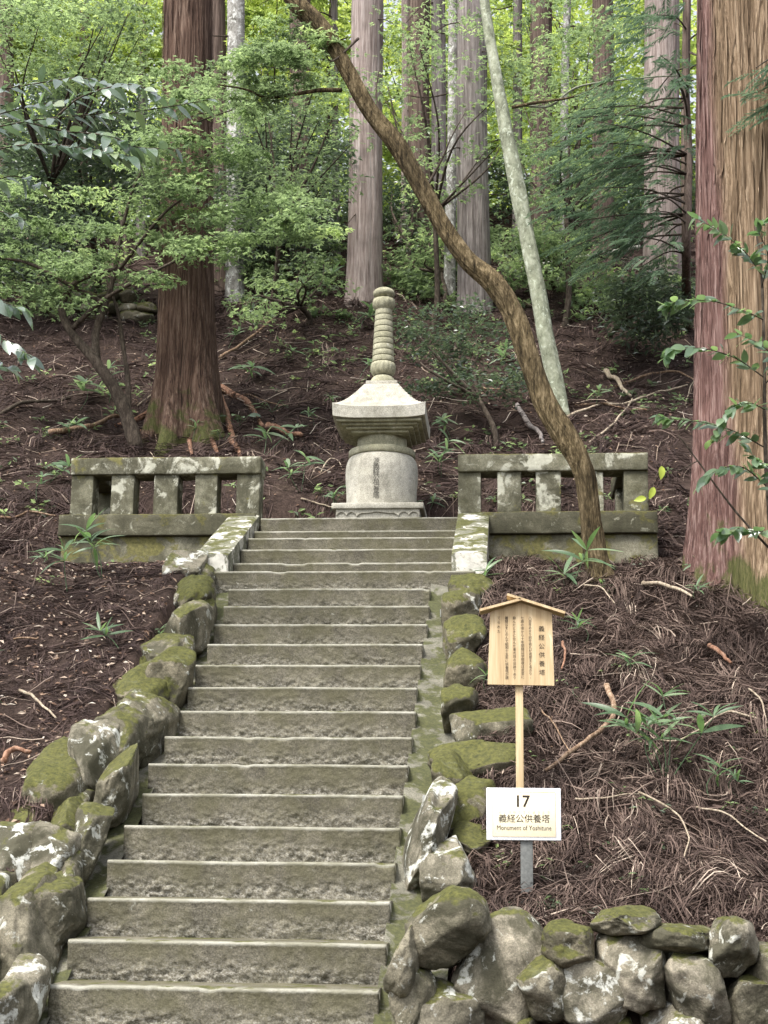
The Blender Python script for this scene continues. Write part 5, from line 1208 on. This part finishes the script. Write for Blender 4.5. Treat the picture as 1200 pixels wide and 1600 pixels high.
def rect(x0, x1, y0, y1, bias=1.0):
    def s(n, r_):
        x = r_.uniform(x0, x1, n); y = y0+(y1-y0)*r_.uniform(0, 1, n)**bias
        ok = ~((x > -1.06) & (x < 1.12) & (y < 12.9)) & ~((x > -2.5) & (x < 2.6) & (y > 12.7) & (y < 13.4))
        return x[ok], y[ok]
    return s
strands(3400, 14, rect(1.12, 3.9, 7.2, 12.7), .22, .0048, 1, 'cedar_litter', 'reddish brown fallen cedar sprays matted on the slope around the signs', 'litter_red', .038, seg=4)
strands(3200, 7, rect(1.12, 3.9, 7.2, 12.7), .075, .0050, 5, 'needle_litter', 'short broken cedar needles and bark crumbs around the signs', 'litter_red', .03, spread=1.2, seg=1)
strands(3200, 7, rect(-4.2, -1.08, 5.6, 12.7), .065, .0046, 6, 'needle_litter', 'short broken needles and bark crumbs left of the stairs', 'litter_red', .012, spread=1.2, seg=1)
strands(2900, 12, rect(-4.2, -1.08, 5.6, 12.7), .19, .0040, 2, 'cedar_litter', 'dark brown fallen cedar sprays on the soil left of the stairs', 'litter', .014, seg=3)
strands(5600, 9, rect(-6.5, 6.5, 13.0, 21.0, 1.3), .34, .0068, 3, 'cedar_litter', 'dark matted cedar sprays covering the bank behind the monument', 'litter', .04, seg=3)
strands(2000, 8, rect(-9, 9, 20, 27), .5, .012, 4, 'cedar_litter', 'dark cedar sprays on the upper slope beneath the trees', 'litter', .05, seg=3)
def twig_litter(n, area, seed, name, label, mat, lift):
    r_ = np.random.default_rng(seed); x, y = area(n, r_); m = MB()
    for a, b in zip(x, y):
        az = r_.uniform(0, 6.28); L = r_.uniform(.08, .45); f = np.linspace(-.5, .5, 7); cv = r_.normal(0, .25)
        X = a+np.cos(az+cv*f)*f*L+np.sin(az)*cv*L*f*f; Yy = b+np.sin(az+cv*f)*f*L; r0 = r_.uniform(.0018, .0055)
        V, fs = tube(np.stack([X, Yy, terrain(X, Yy)+lift*r_.uniform(.5, 1.3)+f*r_.normal(0, .05)], -1), np.linspace(r0, r0*.5, 7), 5, cap=False); m.add(V, fs, r_.uniform(.55, 1.0))
    tag(m.mk(name, M[mat], None), label, kind='stuff')
twig_litter(330, rect(1.2, 3.8, 7.3, 12.6), 61, 'twig_litter', 'loose thin pale twigs on the litter around the signs', 'litter_red', .07)
twig_litter(200, rect(-4, -1.1, 5.6, 12.6), 62, 'twig_litter', 'loose thin twigs on the soil left of the stairs', 'litter_red', .025)
twig_litter(420, rect(-6, 6, 13.2, 20), 63, 'twig_litter', 'loose dead twigs over the bank behind the monument', 'dryleaf', .07)
def seedlings(n, area, L, seed, name, label):
    r_ = np.random.default_rng(seed); x, y = area(n*3, r_); k = fbm(np.stack([x*.9, y*.9, x*0], -1), 2, seed) > .05; x, y = x[k][:n], y[k][:n]
    C = np.stack([x, y, terrain(x, y)+.05], -1); V, Fc, rn = foliage_mesh(C, r_.uniform(.03, .10, len(C)), 7, L, L*.42, seed+1, .7, (0.0,), .6, -.1, .3)
    tag(mk(name, V, Fc, M['maple'], None, False, rn), label, kind='stuff')
seedlings(420, rect(-5.5, 5.5, 13.3, 20), .085, 71, 'ground_cover', 'scattered tiny green seedlings on the bank behind the monument')
seedlings(80, rect(1.2, 3.8, 7.25, 12.6), .045, 72, 'ground_cover', 'scattered tiny seedlings in the litter around the signs')
seedlings(90, rect(-4, -1.1, 5.6, 12.6), .045, 73, 'ground_cover', 'scattered tiny seedlings on the soil left of the stairs')
def leaves_on_ground(n, area, L, seed, name, label, mat):
    r_ = np.random.default_rng(seed); x, y = area(n, r_); n = len(x); P = np.stack([x, y, terrain(x, y)+r_.uniform(.008, .035, n)], -1); az = r_.uniform(0, 6.28, n); Nn = tnormal(x, y)
    D = np.stack([np.cos(az), np.sin(az), np.zeros(n)], -1); D = D-Nn*(D*Nn).sum(1, keepdims=True)
    V, Fc, m = leaf_arrays(P, D, Nn+r_.normal(0, .35, (n, 3)), L*r_.uniform(.5, 1.4, n), L*.5*r_.uniform(.5, 1.2, n), .2)
    tag(mk(name, V, Fc, M[mat], None, False, np.repeat(r_.uniform(0, 1, n)**1.3, m)), label, kind='stuff')
leaves_on_ground(5200, rect(-4.2, -1.08, 5.6, 12.7), .042, 11, 'dry_leaf_litter', 'small tan dry leaves scattered on the soil left of the stairs', 'dryleaf')
leaves_on_ground(1300, rect(1.18, 3.9, 7.2, 12.7), .034, 12, 'dry_leaf_litter', 'few tan dry leaves among the cedar sprays on the right', 'dryleaf')
leaves_on_ground(5200, rect(-6, 6, 13, 22), .046, 13, 'dry_leaf_litter', 'pale dry leaves dotted over the bank behind the monument', 'dryleaf')
print('tris', sum(sum(len(p.vertices)-2 for p in o.data.polygons) if len(o.data.polygons) < 3000 else len(o.data.loops)-2*len(o.data.polygons) for o in bpy.data.objects if o.type == 'MESH'))

# ------------------------------------------------------------------ damp forest air
if HAZE:
    V, Q = box(-45, 45, -13, 73, -1.6, 36, 0)
    hz = mk('haze', V, Q, None, None, False)
    hm = bpy.data.materials.new('damp_air'); hm.use_nodes = True; hn = hm.node_tree; hn.nodes.remove(hn.nodes['Principled BSDF'])
    pv = hn.nodes.new('ShaderNodeVolumePrincipled'); pv.inputs['Density'].default_value = HAZE; pv.inputs['Color'].default_value = (.93, .96, .97, 1); pv.inputs['Anisotropy'].default_value = .2
    hn.links.new(pv.outputs[0], hn.nodes['Material Output'].inputs['Volume']); hz.data.materials.append(hm)
    tag(hz, 'thin pale damp air between the trees', kind='stuff')
